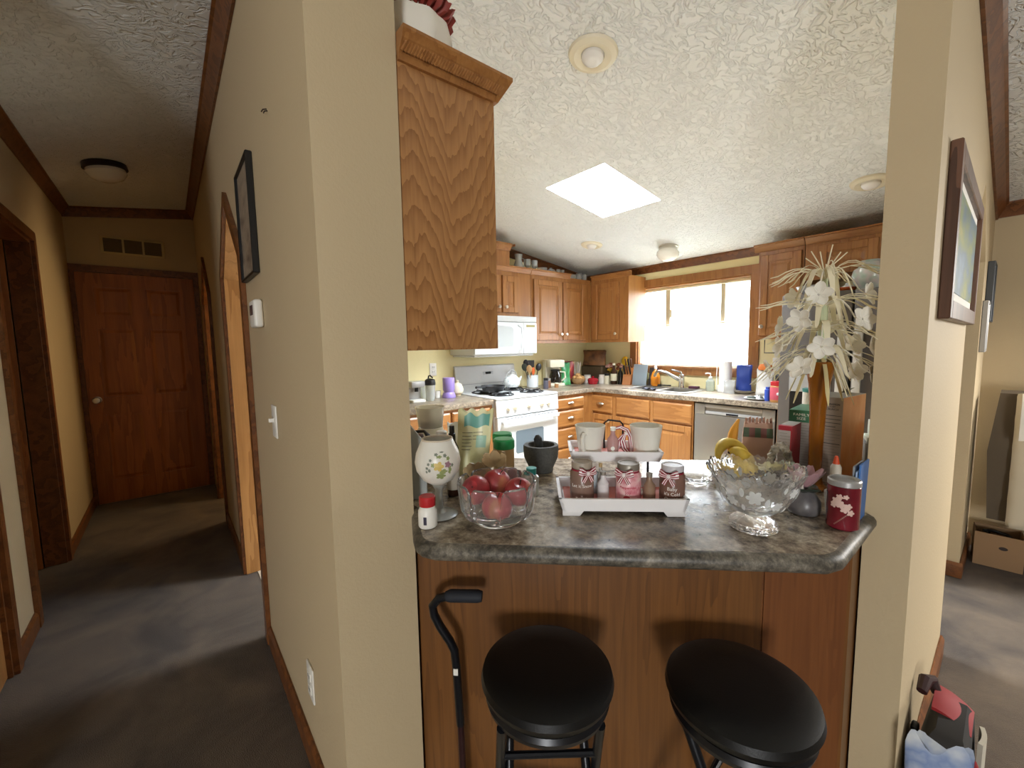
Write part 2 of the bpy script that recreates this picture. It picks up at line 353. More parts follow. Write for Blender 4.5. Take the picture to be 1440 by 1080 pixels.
brown_d = plain('dark_brown', '#2b1b12', .6)
pane = pane_mat('window_glass'); lace = lace_mat()
maroon_r = plain('maroon_ribbon', '#8f1630', .5); white_r = plain('white_ribbon_stripe', '#ece4e2', .5)
tan = plain('tan_plastic', '#d2b98c', .5)
silver_pl = plain('silver_plastic', '#a9a8a6', .35, metal=.4)

# ------------------------------------------------------------------ the setting
RIDGE = .3; SL = .143
def cz(y): return 2.16+SL*(4-y) if y >= RIDGE else 2.16+SL*(4-RIDGE)-SL*(RIDGE-y)
struct('floor', MB().box(-5.4, 4.7, -4.2, 4.2, -.1, 0), carpet)
b = MB().prism([(-5.25, .33), (-.19, .33), (-.19, 3.99), (-5.25, 3.99)], .0, .004); struct('floor_kitchen', b, vinyl)
# sloped ceilings on both sides of the ridge, with the skylight well cut through
def slab(b, x0, x1, y0, y1, t=.05):
    return b.loft([[(x0, y0, cz(y0)), (x1, y0, cz(y0)), (x1, y1, cz(y1)), (x0, y1, cz(y1))], [(x0, y0, cz(y0)+t), (x1, y0, cz(y0)+t), (x1, y1, cz(y1)+t), (x0, y1, cz(y1)+t)]])
SX0, SX1, SY0, SY1 = -2.14, -1.64, 2.09, 2.71
b = MB()
slab(b, -5.4, SX0, RIDGE, 4.2); slab(b, SX1, 4.7, RIDGE, 4.2); slab(b, SX0, SX1, RIDGE, SY0); slab(b, SX0, SX1, SY1, 4.2); slab(b, -5.4, 4.7, -4.2, RIDGE)
struct('ceiling', b, ceil_m, smooth=0)
b = MB(); WT = .07
for x0, x1, y0, y1 in ((SX0-.03, SX0, SY0-.03, SY1+.03), (SX1, SX1+.03, SY0-.03, SY1+.03), (SX0, SX1, SY0-.03, SY0), (SX0, SX1, SY1, SY1+.03)):
    b.loft([[(x0, y0, cz(y0)+d), (x1, y0, cz(y0)+d), (x1, y1, cz(y1)+d), (x0, y1, cz(y1)+d)] for d in (.0501, WT)])
struct('ceiling_skylight_curb', b, plain('white_well_paint', '#f3f1ea', .6), smooth=0)
b = MB().loft([[(SX0-.03, SY0-.03, cz(SY0-.03)+d), (SX1+.03, SY0-.03, cz(SY0-.03)+d), (SX1+.03, SY1+.03, cz(SY1+.03)+d), (SX0-.03, SY1+.03, cz(SY1+.03)+d)] for d in (WT, WT+.008)]); struct('window_2', b, pane, smooth=0)

def wall_prism(name, polys, a, bb, axis, pm=None):
    b = MB()
    for p in polys: b.prism(p, a, bb, axis)
    return struct(name, b, pm or paint, smooth=0)
HZ = 2.8
AX0, AX1, AP, AS, AM = -2.90, -2.17, 2.07, 1.76, -2.53      # pointed arch of the hall
DX0, DX1 = -4.58, -3.92
# hall wall with two pointed openings, and the thicker boxed end
wall_prism('wall_hall_right', [[(-5.2, 0), (DX0, 0), (DX0, 1.76), (-4.25, 2.05), (DX1, 1.76), (DX1, 0), (AX0, 0), (AX0, AS), (AM, AP), (AX1, AS), (AX1, 0), (-1.03, 0), (-1.03, HZ-.12), (-5.2, HZ-.12)]], .278, .38, 'y')
wall_prism('wall_hall_end', [[(-2.05, .38), (-1.03, .38), (-1.03, .49), (-2.05, .49)]], 0, 2.66, 'z')
LDY0, LDY1, LDM = 2.48, 3.38, 2.93
wall_prism('wall_living', [[(1.4, 0), (LDY0, 0), (LDY0, 1.76), (LDM, 2.06), (LDY1, 1.76), (LDY1, 0), (4.0, 0), (4.0, cz(4.0)), (1.4, cz(1.4))]], -.235, -.14, 'x')
b = MB()
WX0, WX1, WZ0, WZ1 = -2.68, -1.52, 1.12, 1.95
b.box(-5.3, WX0, 4.0, 4.12, 0, 2.16); b.box(WX1, -.19, 4.0, 4.12, 0, 2.16); b.box(WX0, WX1, 4.0, 4.12, 0, WZ0); b.box(WX0, WX1, 4.0, 4.12, WZ1, 2.16)
struct('wall_window_side', b, paint_k, smooth=0)
struct('wall_living_far', MB().box(-.19, 4.6, 4.0, 4.12, 0, 2.16), paint, smooth=0)
wall_prism('wall_stove_side', [[(.38, 0), (4.0, 0), (4.0, cz(4)), (.38, cz(.38))]], -3.5, -3.4, 'x', paint_k)
struct('wall_hall_back', MB().box(-5.23, -5.13, -.7, .38, 0, 2.7), paint, smooth=0)
# left side of the hall: near door, wall strip, dark doorway, golden far wall
LY = -.6
b = MB()
b.prism([(-5.13, 0), (-3.86, 0), (-3.86, 2.04), (-3.06, 2.04), (-3.06, 0), (-2.62, 0), (-2.62, 2.04), (-1.82, 2.04), (-1.82, 0), (-1.7, 0), (-1.7, 2.5), (-5.13, 2.5)], LY-.1, LY, 'y')
struct('wall_hall_left', b, paint, smooth=0)
b = MB().box(-4.6, -4.5, -2.4, LY-.1, 0, 2.3).box(-4.6, -1.7, -2.5, -2.4, 0, 2.3).box(-2.80, -2.72, -2.4, LY-.1, 0, 2.3).box(-4.6, -2.72, -2.5, LY-.1, 2.3, 2.32)
struct('wall_side_room', b, plain('side_room_paint', '#b8b795', .7), smooth=0)
struct('wall_outer', MB().box(-5.4, -5.3, -4.2, 4.2, 0, 2.8).box(4.6, 4.7, -4.2, 4.2, 0, 2.8).box(-5.4, 4.7, -4.2, -4.1, 0, 2.8).box(-1.7, -1.6, -4.1, LY-.0, 0, 2.5), paint, smooth=0)

# crown and base trim
def crown_run(b, p0, p1, inward, w=.055, h=.075):
    """crown between two wall points (x,y,z top); inward = horizontal unit into the room"""
    p0, p1, n = Vector(p0), Vector(p1), Vector(inward)
    prof = [(0, -h), (.010, -h), (.016, -h*.78), (.032, -h*.45), (w*.8, -h*.2), (w, -h*.12), (w, 0), (0, 0)]
    return b.loft([[p+n*a+Vector((0, 0, z)) for a, z in prof] for p in (p0, p1)])
def cr(name, *runs, **k):
    b = MB()
    for r in runs: crown_run(b, *r, **k)
    return struct(name, b, trim_w, smooth=.3)
cr('trim_1', ((-5.13, .277, cz(.23)), (-1.03, .277, cz(.23)), (0, -1, 0)))
cr('trim_2', ((-5.13, LY+.001, cz(LY+.05)), (-1.7, LY+.001, cz(LY+.05)), (0, 1, 0)))
cr('trim_3', ((-5.129, LY, cz(LY)), (-5.129, .278, cz(.278)), (1, 0, 0)))
cr('trim_4', ((-3.4, 3.999, cz(3.95)), (-.236, 3.999, cz(3.95)), (0, -1, 0)), h=.07)
cr('trim_5', ((-3.399, .5, cz(.5)), (-3.399, 4.0, cz(4)), (1, 0, 0)))
cr('trim_6', ((-.139, 1.4, cz(1.4)), (-.139, 4.0, cz(4)), (1, 0, 0)), w=.05, h=.08)
cr('trim_7', ((-.139, 3.999, cz(3.95)), (4.6, 3.999, cz(3.95)), (0, -1, 0)), h=.08)
def base(name, p0, p1, n, h=.085, t=.014):
    p0, p1, n = Vector(p0), Vector(p1), Vector(n)
    prof = [(0, 0), (t, 0), (t, h-.015), (t*.4, h), (0, h)]
    b = MB().loft([[p+n*a+Vector((0, 0, z)) for a, z in prof] for p in (p0, p1)]); return struct(name, b, trim_w, smooth=.3)
base('baseboard_hall_right', (AX1+.05, .277, .003), (-1.03, .277, .003), (0, -1, 0))
base('baseboard_hall_far_right', (DX1+.05, .277, .003), (AX0-.05, .277, .003), (0, -1, 0))
base('baseboard_hall_left', (-5.13, LY+.001, .003), (-3.92, LY+.001, .003), (0, 1, 0))
base('baseboard_hall_near_left', (-3.0, LY+.001, .003), (-2.68, LY+.001, .003), (0, 1, 0))
base('baseboard_living', (-.139, 1.4, .003), (-.139, LDY0, .003), (1, 0, 0))
base('baseboard_living_jamb', (-.235, LDY1-.001, .003), (-.126, LDY1-.001, .003), (0, -1, 0))
base('baseboard_living_end', (-.139, LDY1, .003), (-.139, 3.99, .003), (1, 0, 0))
# casings
def casing_arch(name, x0, x1, s, xm, pz, y, w=.055, t=.018, jamb=None):
    b = MB()
    o = [(x0-w, .003), (x0, .003), (x0, s), (xm, pz), (x1, s), (x1, .003), (x1+w, .003), (x1+w, s+w*.45), (xm, pz+w*1.1), (x0-w, s+w*.45)]
    b.prism(o, y-t, y, 'y')
    if jamb:
        i = .012
        b.prism([(x0, .004), (x0+i, .004), (x0+i, s-i*.4), (xm, pz-i*1.1), (x1-i, s-i*.4), (x1-i, .004), (x1, .004), (x1, s), (xm, pz), (x0, s)], y-.004, y+jamb, 'y')
    return struct(name, b, trim_w if not jamb else [trim_w], smooth=0)
casing_arch('trim_8', AX0, AX1, AS, AM, AP, .277)
b = MB(); i = .012
b.prism([(AX0, .004), (AX0+i, .004), (AX0+i, AS-i*.4), (AM, AP-i*1.1), (AX1-i, AS-i*.4), (AX1-i, .004), (AX1, .004), (AX1, AS), (AM, AP), (AX0, AS)], .274, .384, 'y')
struct('trim_9', b, mid_w, smooth=0)
casing_arch('trim_10', DX0, DX1, 1.76, -4.25, 2.05, .277, jamb=.10)
d4 = struct('door_4', MB().prism([(DX0+.014, .01), (DX1-.014, .01), (DX1-.014, 1.745), (-4.25, 2.03), (DX0+.014, 1.745)], 0, .035, 'y').xf(Tr(-DX0, 0, 0)), dark_w, smooth=0); d4.location = (DX0+.02, .40, 0); d4.rotation_euler = (0, 0, PI*.42)
def casing_rect(name, x0, x1, z1, y, sgn, mat, w=.058, t=.018, jamb=None):
    b = MB(); ya, yb = sorted((y, y+sgn*t))
    b.prism([(x0-w, .003), (x0, .003), (x0, z1), (x1, z1), (x1, .003), (x1+w, .003), (x1+w, z1+w), (x0-w, z1+w)], ya, yb, 'y')
    if jamb:
        ja, jb = sorted((y, y-sgn*jamb)); i = .015
        b.prism([(x0, .003), (x0+i, .003), (x0+i, z1-i), (x1-i, z1-i), (x1-i, .003), (x1, .003), (x1, z1), (x0, z1)], ja, jb, 'y')
    return struct(name, b, mat, smooth=0)
casing_rect('trim_11', -3.86, -3.06, 2.04, LY+.001, 1, trim_w, jamb=.1)
casing_rect('trim_12', -2.62, -1.82, 2.04, LY+.001, 1, trim_w, jamb=.06)
def panel_door(name, mat, w, h, t=.035):
    """six panel door slab, front at y=0 facing -y"""
    b = MB().box(0, w, .008, t, 0, h)
    st = .105
    cols = [(st, w/2-.045), (w/2+.045, w-st)]; rows = [(.20, .80), (.95, 1.55), (1.66, h-.12)]
    xs = [0, st, w/2-.045, w/2+.045, w-st, w]
    b.box(0, st, 0, .012, 0, h); b.box(w-st, w, 0, .012, 0, h); b.box(w/2-.045, w/2+.045, 0, .012, 0, h)
    zs = [(0, .20), (.80, .95), (1.55, 1.66), (h-.12, h)]
    for z0, z1 in zs:
        for x0, x1 in cols: b.box(x0, x1, 0, .012, z0, z1)
    for x0, x1 in cols:
        for z0, z1 in rows:
            b.hexa([(x0+.012, .0085, z0+.012), (x1-.012, .0085, z0+.012), (x1-.012, .0085, z1-.012), (x0+.012, .0085, z1-.012)], [(x0+.035, .002, z0+.035), (x1-.035, .002, z0+.035), (x1-.035, .002, z1-.035), (x0+.035, .002, z1-.035)])
    return b
d1 = struct('door_1', panel_door('door', dark_w, .80, 2.03), dark_w, smooth=0)
d1.location = (-5.105, -.565, .01); d1.rotation_euler = (0, 0, PI/2)
kb = obj('door_knob', MB().lathe([(0, 0), (.03, 0), (.03, .006), (.012, .01), (.012, .035), (.026, .042), (.03, .056), (.024, .07), (0, .074)], 20).xf(Matrix.Rotation(PI/2, 4, 'X')), nickel, d1, (.06, 0, .93))
struct('trim_13', MB().prism([(-.625, .003), (-.567, .003), (-.567, 2.045), (.237, 2.045), (.237, .003), (.277, .003), (.277, 2.105), (-.598, 2.105), (-.598, .003)][1:] if False else [(-.598, .003), (-.567, .003), (-.567, 2.045), (.237, 2.045), (.237, .003), (.276, .003), (.276, 2.105), (-.598, 2.105)], -5.129, -5.108, 'x'), trim_w, smooth=0)
d2 = struct('door_2', panel_door('door', mid_w, .768, 2.02), mid_w, smooth=0); d2.location = (-1.836, LY-.014, .01); d2.rotation_euler = (0, 0, PI)
d3 = struct('door_3', panel_door('door', dark_w, .76, 2.02), dark_w, smooth=0); d3.location = (-3.845, LY-.105, .01); d3.rotation_euler = (0, 0, -PI*.46)
# kitchen window: casing, sill, sash frames, panes, rod and lace
b = MB(); w = .075
b.box(WX0-w, WX0, 3.978, 3.999, WZ0-.02, WZ1).box(WX1, WX1+w, 3.978, 3.999, WZ0-.02, WZ1).box(WX0-w, WX1+w, 3.976, 3.999, WZ1, WZ1+w).box(WX0-w, WX1+w, 3.976, 3.999, WZ0-.085, WZ0-.0225)
b.box(WX0-.03, WX1+.03, 3.96, 4.10, WZ0-.022, WZ0)
b.box(WX0, WX0+.015, 4.0, 4.10, WZ0, WZ1).box(WX1-.015, WX1, 4.0, 4.10, WZ0, WZ1).box(WX0, WX1, 4.0, 4.10, WZ1-.015, WZ1)
struct('trim_14', b, oak, smooth=0)
b = MB()
def frame_rect(b, x0, x1, z0, z1, y0, y1, w):
    b.box(x0, x0+w, y0, y1, z0, z1).box(x1-w, x1, y0, y1, z0, z1).box(x0+w, x1-w, y0, y1, z0, z0+w).box(x0+w, x1-w, y0, y1, z1-w, z1)
frame_rect(b, WX0+.016, WX1-.016, WZ0+.001, WZ1-.016, 4.07, 4.10, .03)
b.box(-2.375, -2.325, 4.05, 4.10, WZ0+.03, WZ1-.046).box(-1.81, -1.77, 4.05, 4.10, WZ0+.03, WZ1-.046).box(-2.325, -2.31, 4.055, 4.07, 1.62, 1.70)
wn = struct('window_1', b, plain('almond_sash', '#c9bda0', .4), smooth=0)
obj('window_pane', MB().box(WX0+.046, WX1-.046, 4.083, 4.087, WZ0+.03, WZ1-.046), pane, wn, smooth=0)
t = thing('cafe_curtain', 'sheer white lace half curtain on a thin rod across the kitchen window', 'curtain', (-2.10, 4.03, 1.54))
def cur(u, v):
    x = -.56+1.12*u; return (x, .010*math.sin(u*60)+.004*math.sin(u*23+1), -.012-(.385+.008*math.cos(u*44))*v)
obj('lace_panel', MB().sheet(cur, 160, 10, .0012), lace, t)
obj('curtain_rod', MB().tube([(-.563, 0, 0), (.563, 0, 0)], .006, 12).ball((-.558, 0, 0), .009, 10, 6).ball((.558, 0, 0), .009, 10, 6), plain('ivory_rod', '#d9d2bd', .4), t)
single('tension_rod', MB().tube([(-.563, 0, 0), (.563, 0, 0)], .008, 12), plain('cream_rod', '#e6dfc9', .4), 'bare cream rod across the top of the kitchen window', 'rod', (-2.10, 4.03, 1.905))

# ------------------------------------------------------------------ kitchen cabinets
def door_mb(w, h, t=.019, fr=.055):
    b = MB().box(0, w, -t*.55, 0, 0, h)
    for x0, x1, z0, z1 in ((0, fr, 0, h), (w-fr, w, 0, h), (fr, w-fr, 0, fr), (fr, w-fr, h-fr, h)): b.box(x0, x1, -t, -t*.3, z0, z1, .003, 1)
    i = fr+.012; j = fr+.035
    b.hexa([(i, -t*.5, i), (w-i, -t*.5, i), (w-i, -t*.5, h-i), (i, -t*.5, h-i)], [(j, -t*.92, j), (w-j, -t*.92, j), (w-j, -t*.92, h-j), (j, -t*.92, h-j)])
    return b
def drawer_mb(w, h, t=.019):
    return MB().box(0, w, -t*.6, 0, 0, h).hexa([(0, -t*.6, 0), (w, -t*.6, 0), (w, -t*.6, h), (0, -t*.6, h)], [(.012, -t, .012), (w-.012, -t, .012), (w-.012, -t, h-.012), (.012, -t, h-.012)])
def knob_mb(): return MB().lathe([(0, 0), (.006, 0), (.006, .012), (.014, .018), (.016, .026), (.010, .032), (0, .033)], 14).xf(Matrix.Rotation(PI/2, 4, 'X'))
def cup_mb():
    b = MB(); rings = []
    for k in range(7):
        a = -PI/2+PI*k/6; x = .042*math.sin(a)
        r = .022*math.sqrt(max(.02, 1-(x/.045)**2))
        rings.append([(x, -r*math.cos(q)*1.05, r*math.sin(q)*.9) for q in [PI*j/6*1.0-PI/12 for j in range(7)]])
    b.loft(rings, closed=True, cap=True); return b
def cabinet(label, loc, rz, w, h, d, fronts, crown=None, toe=False, name='wall_cabinet', group=None, side=None, open_top=False):
    t = thing(name, label, 'cabinet', loc, rz, group)
    b = MB()
    if open_top: b.box(0, .018, 0, d, 0, h).box(w-.018, w, 0, d, 0, h).box(.018, w-.018, 0, .02, 0, h).box(.018, w-.018, d-.018, d, 0, h).box(.018, w-.018, .02, d-.018, 0, .02)
    else: b.box(0, w, 0, d, 0, h)
    if toe: b.box(.0, w, .06, d, -.1, 0)
    obj('body', b, side or oak, t, smooth=0)
    if crown:
        x0, x1, prj, hh = crown
        prof = [(.0, 0), (-.008, 0), (-.014, hh*.35), (-prj*.7, hh*.75), (-prj, hh*.8), (-prj, hh), (.0, hh)]
        obj('crown_moulding', MB().loft([[(x, y, h-hh*.25+z) for y, z in prof] for x in (x0, x1)]), oak_h, t, smooth=.3)
    for f in fronts:
        k, x0, x1, z0, z1 = f[:5]
        if k == 'd':
            dd = obj('door', door_mb(x1-x0, z1-z0), oak, t, (x0, -.001, z0), smooth=0)
            if len(f) > 5:
                s, zz = f[5]; obj('knob', knob_mb(), nickel, dd, (.028 if s == 'l' else x1-x0-.028, -.019, zz))
        else:
            dd = obj('drawer_front', drawer_mb(x1-x0, z1-z0), oak_h, t, (x0, -.001, z0), smooth=0)
            if len(f) > 5: obj('cup_pull', cup_mb(), nickel, dd, ((x1-x0)/2, -.018, (z1-z0)/2))
    return t
HF = PI/2
# stove wall (front faces +x): local x runs along world y
cabinet('oak wall cabinet above the white microwave with two small doors', (-3.08, 2.04, 1.635), HF, .745, .425, .32,
        [('d', .03, .36, .03, .37, ('r', .05)), ('d', .385, .575, .03, .37, ('l', .05))], (0, .745, .035, .05))
cabinet('oak wall cabinet right of the microwave with two tall doors', (-3.08, 2.79, 1.375), HF, .90, .685, .32,
        [('d', .03, .425, .03, .63, ('r', .06)), ('d', .445, .80, .03, .63, ('l', .06))], (0, .555, .035, .05))
single('duct_box', MB().box(0, .30, 0, .46, 0, .17).loft([[(x, y, z) for x, z in ((.30, .15), (.31, .15), (.345, .19), (.345, .21), (0, .21), (0, .17), (.3, .17))] for y in (0, .46)]).prism([(0, .46), (.30, .46), (.345, .495), (0, .495)], .19, .21), oak,
       'tall oak duct box with crown, above the microwave cabinet near the ceiling', 'duct cover', (-3.36, 2.05, 2.078), smooth=.3)
cabinet('oak corner wall cabinet left of the kitchen window with one door', (-3.075, 3.69, 1.375), 0, .495, .685, .305,
        [('d', .04, .385, .03, .63, ('r', .06))], (.02, .53, .035, .05))
# right of the window
cabinet('oak wall cabinet right of the kitchen window, door partly behind the white flowers', (-1.36, 3.69, 1.375), 0, .31, .70, .305,
        [('d', .02, .295, .03, .655, ('l', .07))], (-.03, .31, .04, .055))
cabinet('short oak cabinet over the stainless fridge', (-1.045, 3.69, 1.80), 0, .78, .275, .305,
        [('d', .08, .415, .025, .235), ('d', .435, .76, .025, .235)], (0, .79, .04, .055))
# tall cabinet whose end panel faces us beside the left column
t = thing('wall_cabinet', 'tall oak upper cabinet end panel hanging beside the left column', 'cabinet', (-1.03, .492, 1.35))
obj('end_panel', MB().box(-.008, 0, .028, .272, .004, .735), oak_p, t, smooth=0)
obj('body', MB().box(-1.0, -.008, 0, .30, 0, .735).box(-.010, .002, 0, .028, 0, .735).box(-.010, .002, .272, .30, 0, .735), oak_p, t, smooth=0)
prof = [(0, 0), (.010, 0), (.013, .014), (.030, .036), (.034, .040), (.042, .058), (.042, .066), (0, .066)]
b = MB().loft([[(a, y, .72+z) for a, z in prof] for y in (-.02+.02, .30)])
b.loft([[(x, .30+a, .72+z) for a, z in prof] for x in (.0, -1.0)])
b.loft([[(0, .30, .72+z) for a, z in prof], [(a, .30+a, .72+z) for a, z in prof]], cap=False) if False else None
b.prism([(0, .30), (.042, .30), (.042, .342), (0, .342)], .775, .786).hexa([(0, .30, .72), (.010, .30, .72), (.010, .31, .72), (0, .31, .72)], [(0, .30, .776), (.042, .30, .776), (.042, .342, .776), (0, .342, .776)])
obj('crown_moulding', b, oak_h, t, smooth=.3)
rope = MB()
for k in range(38):
    y = .004+k*.0082; rope.tube([(.020, y, .736), (.030, y+.010, .756)], .0042, 6)
obj('rope_bead', rope, oak_h, t)
for s in (0, 1): obj('door', door_mb(.46, .68), oak, t, (-.03-.48*s, .302, .03)).rotation_euler = (0, 0, PI)
# base cabinets
bz, bh = .10, .765
def R4(x0, x1, y0, y1): return [(x0, y0), (x1, y0), (x1, y1), (x0, y1)]
cabinet('oak base cabinet left of the white stove under the countertop', (-2.78, 1.25, bz), HF, .815, bh, .61,
        [('w', .03, .40, .60, .745), ('w', .42, .785, .60, .745), ('d', .03, .40, .02, .58), ('d', .42, .785, .02, .58)], toe=True, name='base_cabinet')
cabinet('oak base cabinet with a stack of four drawers right of the white stove', (-2.78, 2.81, bz), HF, .565, bh, .61,
        [('w', .01, .40, .655-.02, .735, 1), ('w', .01, .40, .46, .615, 1), ('w', .01, .40, .26, .44, 1), ('w', .01, .40, .03, .24, 1)], toe=True, name='base_cabinet')
cabinet('narrow oak base cabinet in the kitchen corner with one drawer over a door', (-2.85, 3.38, bz), 0, .34, bh, .6,
        [('w', .035, .315, .565, .735, 1), ('d', .035, .315, .03, .545, ('r', .46))], toe=True, name='base_cabinet')
cabinet('oak sink base cabinet below the steel sink', (-2.509, 3.38, bz), 0, .80, bh, .6,
        [('w', .02, .39, .565, .735), ('w', .425, .79, .565, .735), ('d', .02, .39, .03, .545, ('r', .47)), ('d', .425, .79, .03, .545, ('l', .47))], toe=True, name='base_cabinet', open_top=True)
single('filler_panel', MB().box(0, .04, 0, .6, 0, .86), oak, 'narrow oak filler strip between dishwasher and fridge', 'panel', (-1.085, 3.38, .004), smooth=0)
# countertops
b = MB().box(-3.398, -2.755, 1.235, 2.07, .868, .91, .006)
single('kitchen_countertop', b, kcounter, 'brown speckled countertop left of the white stove', 'countertop')
b = MB().m(0)
b.box(-3.398, -2.755, 2.815, 3.40, .868, .91, .004, 1).box(-3.398, -2.47, 3.355, 3.998, .868, .91, .004, 1).box(-1.86, -1.045, 3.355, 3.998, .868, .91, .004, 1).box(-2.475, -1.855, 3.355, 3.50, .868, .91, .004, 1).box(-2.475, -1.855, 3.90, 3.998, .868, .91, .004, 1)
single('kitchen_countertop', b, kcounter, 'brown speckled corner countertop running under the window around the sink', 'countertop')

# ------------------------------------------------------------------ appliances
# range: local x along world y, front (local -y) faces +x
t = thing('gas_range', 'white gas range between the two stove-side countertops', 'stove', (-2.745, 2.078, .003), HF)
RW = .73
obj('body', MB().box(.002, RW-.002, .02, .645, .03, .895, .006).box(.03, RW-.03, .06, .6, 0, .03), white_en, t)
obj('cooktop', MB().box(0, RW, -.01, .60, .895, .915, .008), white_en, t)
od = obj('oven_door', MB().box(.006, RW-.006, -.018, .02, .235, .745, .012), white_en, t)
obj('oven_window', MB().prism([(.20, .43), (.215, .415), (.515, .415), (.53, .43), (.53, .60), (.515, .615), (.215, .615), (.20, .60)], -.0205, -.017, 'y'), plain('grey_oven_glass', '#66727a', .14), od)
obj('oven_handle', MB().box(.03, RW-.03, -.062, -.040, .690, .722, .010).box(.04, .075, -.05, -.015, .694, .718, .004).box(RW-.075, RW-.04, -.05, -.015, .694, .718, .004), white_en, od)
v = MB()
for k in range(14): v.box(.10+k*.04, .128+k*.04, -.0195, -.017, .728, .734)
obj('vent_slots', v, plain('grey_slot', '#77787a', .6), od, smooth=0)
obj('storage_drawer', MB().box(.006, RW-.006, -.015, .02, .05, .225, .008), white_en, t)
cp = obj('control_panel', MB().hexa([(.0, -.014, .755), (RW, -.014, .755), (RW, .03, .755), (0, .03, .755)], [(0, -.004, .893), (RW, -.004, .893), (RW, .03, .893), (0, .03, .893)]), white_en, t, smooth=0)
for x in (.125, .20, .36, .515, .60):
    obj('knob', MB().lathe([(0, 0), (.026, 0), (.026, .004), (.020, .006), (.019, .018), (0, .019)], 20).box(-.019, .019, -.006, .006, .015, .030, .003).xf(Matrix.Rotation(PI/2*.95, 4, 'X')), plain('warm_white_knob', '#ece6d6', .35), cp, (x, -.010, .826))
bgp = obj('backguard', MB().prism([(.60, .90), (.625, 1.10), (.632, 1.155), (.645, 1.165), (.655, 1.165), (.655, .90)], .0, RW, 'x'), white_en, t, smooth=.5)
MATD = plain('dark_display', '#1c1d22', .2)
obj('clock_display', MB().box(.35, .415, .6175, .628, 1.075, 1.098), MATD, bgp, smooth=0)
obj('seam', MB().box(.01, RW-.01, .6075, .612, .985, .989), plain('grey_seam', '#8f9196', .6), bgp, smooth=0)
bt = MB()
for k in range(4): bt.box(.325+(k % 2)*.105, .337+(k % 2)*.105, .618, .6265, 1.072+.016*(k//2), 1.082+.016*(k//2))
obj('clock_buttons', bt, plain('light_grey_button', '#b7b9bd', .5), bgp, smooth=0)
for gx in (.185, .545):
    for gy in (.155, .43):
        g = MB()
        for a in range(4):
            c, s_ = math.cos(a*PI/2), math.sin(a*PI/2)
            g.tube([(gx+c*.022, gy+s_*.022, .935), (gx+c*.105, gy+s_*.105, .937), (gx+c*.112, gy+s_*.112, .918)], .0055, 6)
        g.tube([(gx+.108*math.cos(a*PI/12), gy+.108*math.sin(a*PI/12), .922) for a in range(25)], .0055, 6)
        gr = obj('burner_grate', g, iron, t)
        obj('burner_cap', MB().lathe([(0, .914), (.045, .914), (.045, .921), (.032, .922), (.032, .930), (0, .931)], 20, (gx, gy, 0)), iron, gr)
# microwave
t = thing('microwave', 'white over-the-range microwave under an oak cabinet', 'microwave', (-3.0, 2.042, 1.275), HF)
obj('body', MB().box(0, .74, .006, .395, 0, .355, .008).box(.02, .72, .02, .38, -.018, 0, .006), white_en, t)
md = obj('door', MB().box(.004, .565, -.016, .008, .005, .295, .010), white_en, t)
obj('window', MB().prism([(.03, .07), (.42, .07), (.44, .09), (.44, .235), (.42, .255), (.25, .268), (.03, .255)], -.0185, -.015, 'y'), plain('grey_microwave_window', '#a9aca9', .25), md)
obj('handle', MB().tube([(.50, -.016, .02), (.515, -.05, .05), (.522, -.055, .15), (.515, -.05, .245), (.50, -.016, .275)], .011, 10), white_en, md)
pn = obj('control_panel', MB().box(.57, .736, -.014, .008, .005, .295, .006), white_en, t)
obj('display', MB().box(.60, .71, -.0165, -.013, .252, .276), plain('olive_display', '#8d8450', .3), pn, smooth=0)
kp = MB()
for i in range(3):
    for j in range(7): kp.box(.598+i*.040, .630+i*.040, -.0160, -.013, .035+j*.029, .055+j*.029)
obj('keypad', kp, plain('pale_key', '#d3d6d8', .5), pn, smooth=0)
vg = MB().box(.004, .736, -.010, .008, .30, .352, .004)
obj('vent_grille', vg, white_en, t)
ls = MB()
for k in range(5): ls.box(.02, .72, -.0125, -.009, .304+k*.009, .308+k*.009)
obj('grille_louvers', ls, plain('louver_shadow_grey', '#b9b8b2', .6), t, smooth=0)
# dishwasher
t = thing('dishwasher', 'stainless dishwasher under the counter right of the sink cabinet', 'dishwasher', (-1.695, 3.372, .005))
obj('body', MB().box(.005, .595, .02, .6, .09, .855).box(.03, .57, .06, .58, 0, .09), plain('dark_tub', '#26231f', .6), t, smooth=0)
dw = obj('door_panel', MB().box(0, .60, 0, .02, .10, .765, .004).box(0, .085, 0, .02, .765, .852, .003).box(.515, .60, 0, .02, .765, .852, .003).box(.085, .515, 0, .02, .822, .852, .003).box(.085, .515, .014, .02, .765, .822), steel, t)
st = obj('control_strip', MB().box(.09, .51, -.002, .012, .772, .792, .002), silver_pl, dw)
obj('display', MB().box(.255, .345, -.0032, -.001, .775, .789), MATD, st, smooth=0)
# sink and faucet
t = thing('kitchen_sink', 'double bowl steel sink set in the counter under the window', 'sink', (-2.165, 3.70, .91))
b = MB()
def basin(b, x0, x1, y0, y1, dz):
    o = [(x0, y0), (x1, y0), (x1, y1), (x0, y1)]; i = .02
    q = [(x0+i, y0+i), (x1-i, y0+i), (x1-i, y1-i), (x0+i, y1-i)]
    b.loft([[(x, y, .003) for x, y in o], [(x, y, -dz) for x, y in q]], True, False); b.face([(x, y, -dz) for x, y in q])
basin(b, -.29, -.02, -.17, .13, .17); basin(b, .02, .29, -.17, .13, .17)
for x0, x1, y0, y1 in ((-.335, .335, -.225, -.17), (-.335, .335, .13, .235), (-.335, -.29, -.17, .13), (.29, .335, -.17, .13), (-.02, .02, -.17, .13)): b.box(x0, x1, y0, y1, .0005, .006, .002, 1)
obj('basins', b, steel, t)
obj('drain', MB().cyl((-.155, -.02), .035, -.169, -.165, 16), chrome, t); obj('drain', MB().cyl((.155, -.02), .035, -.169, -.165, 16), chrome, t)
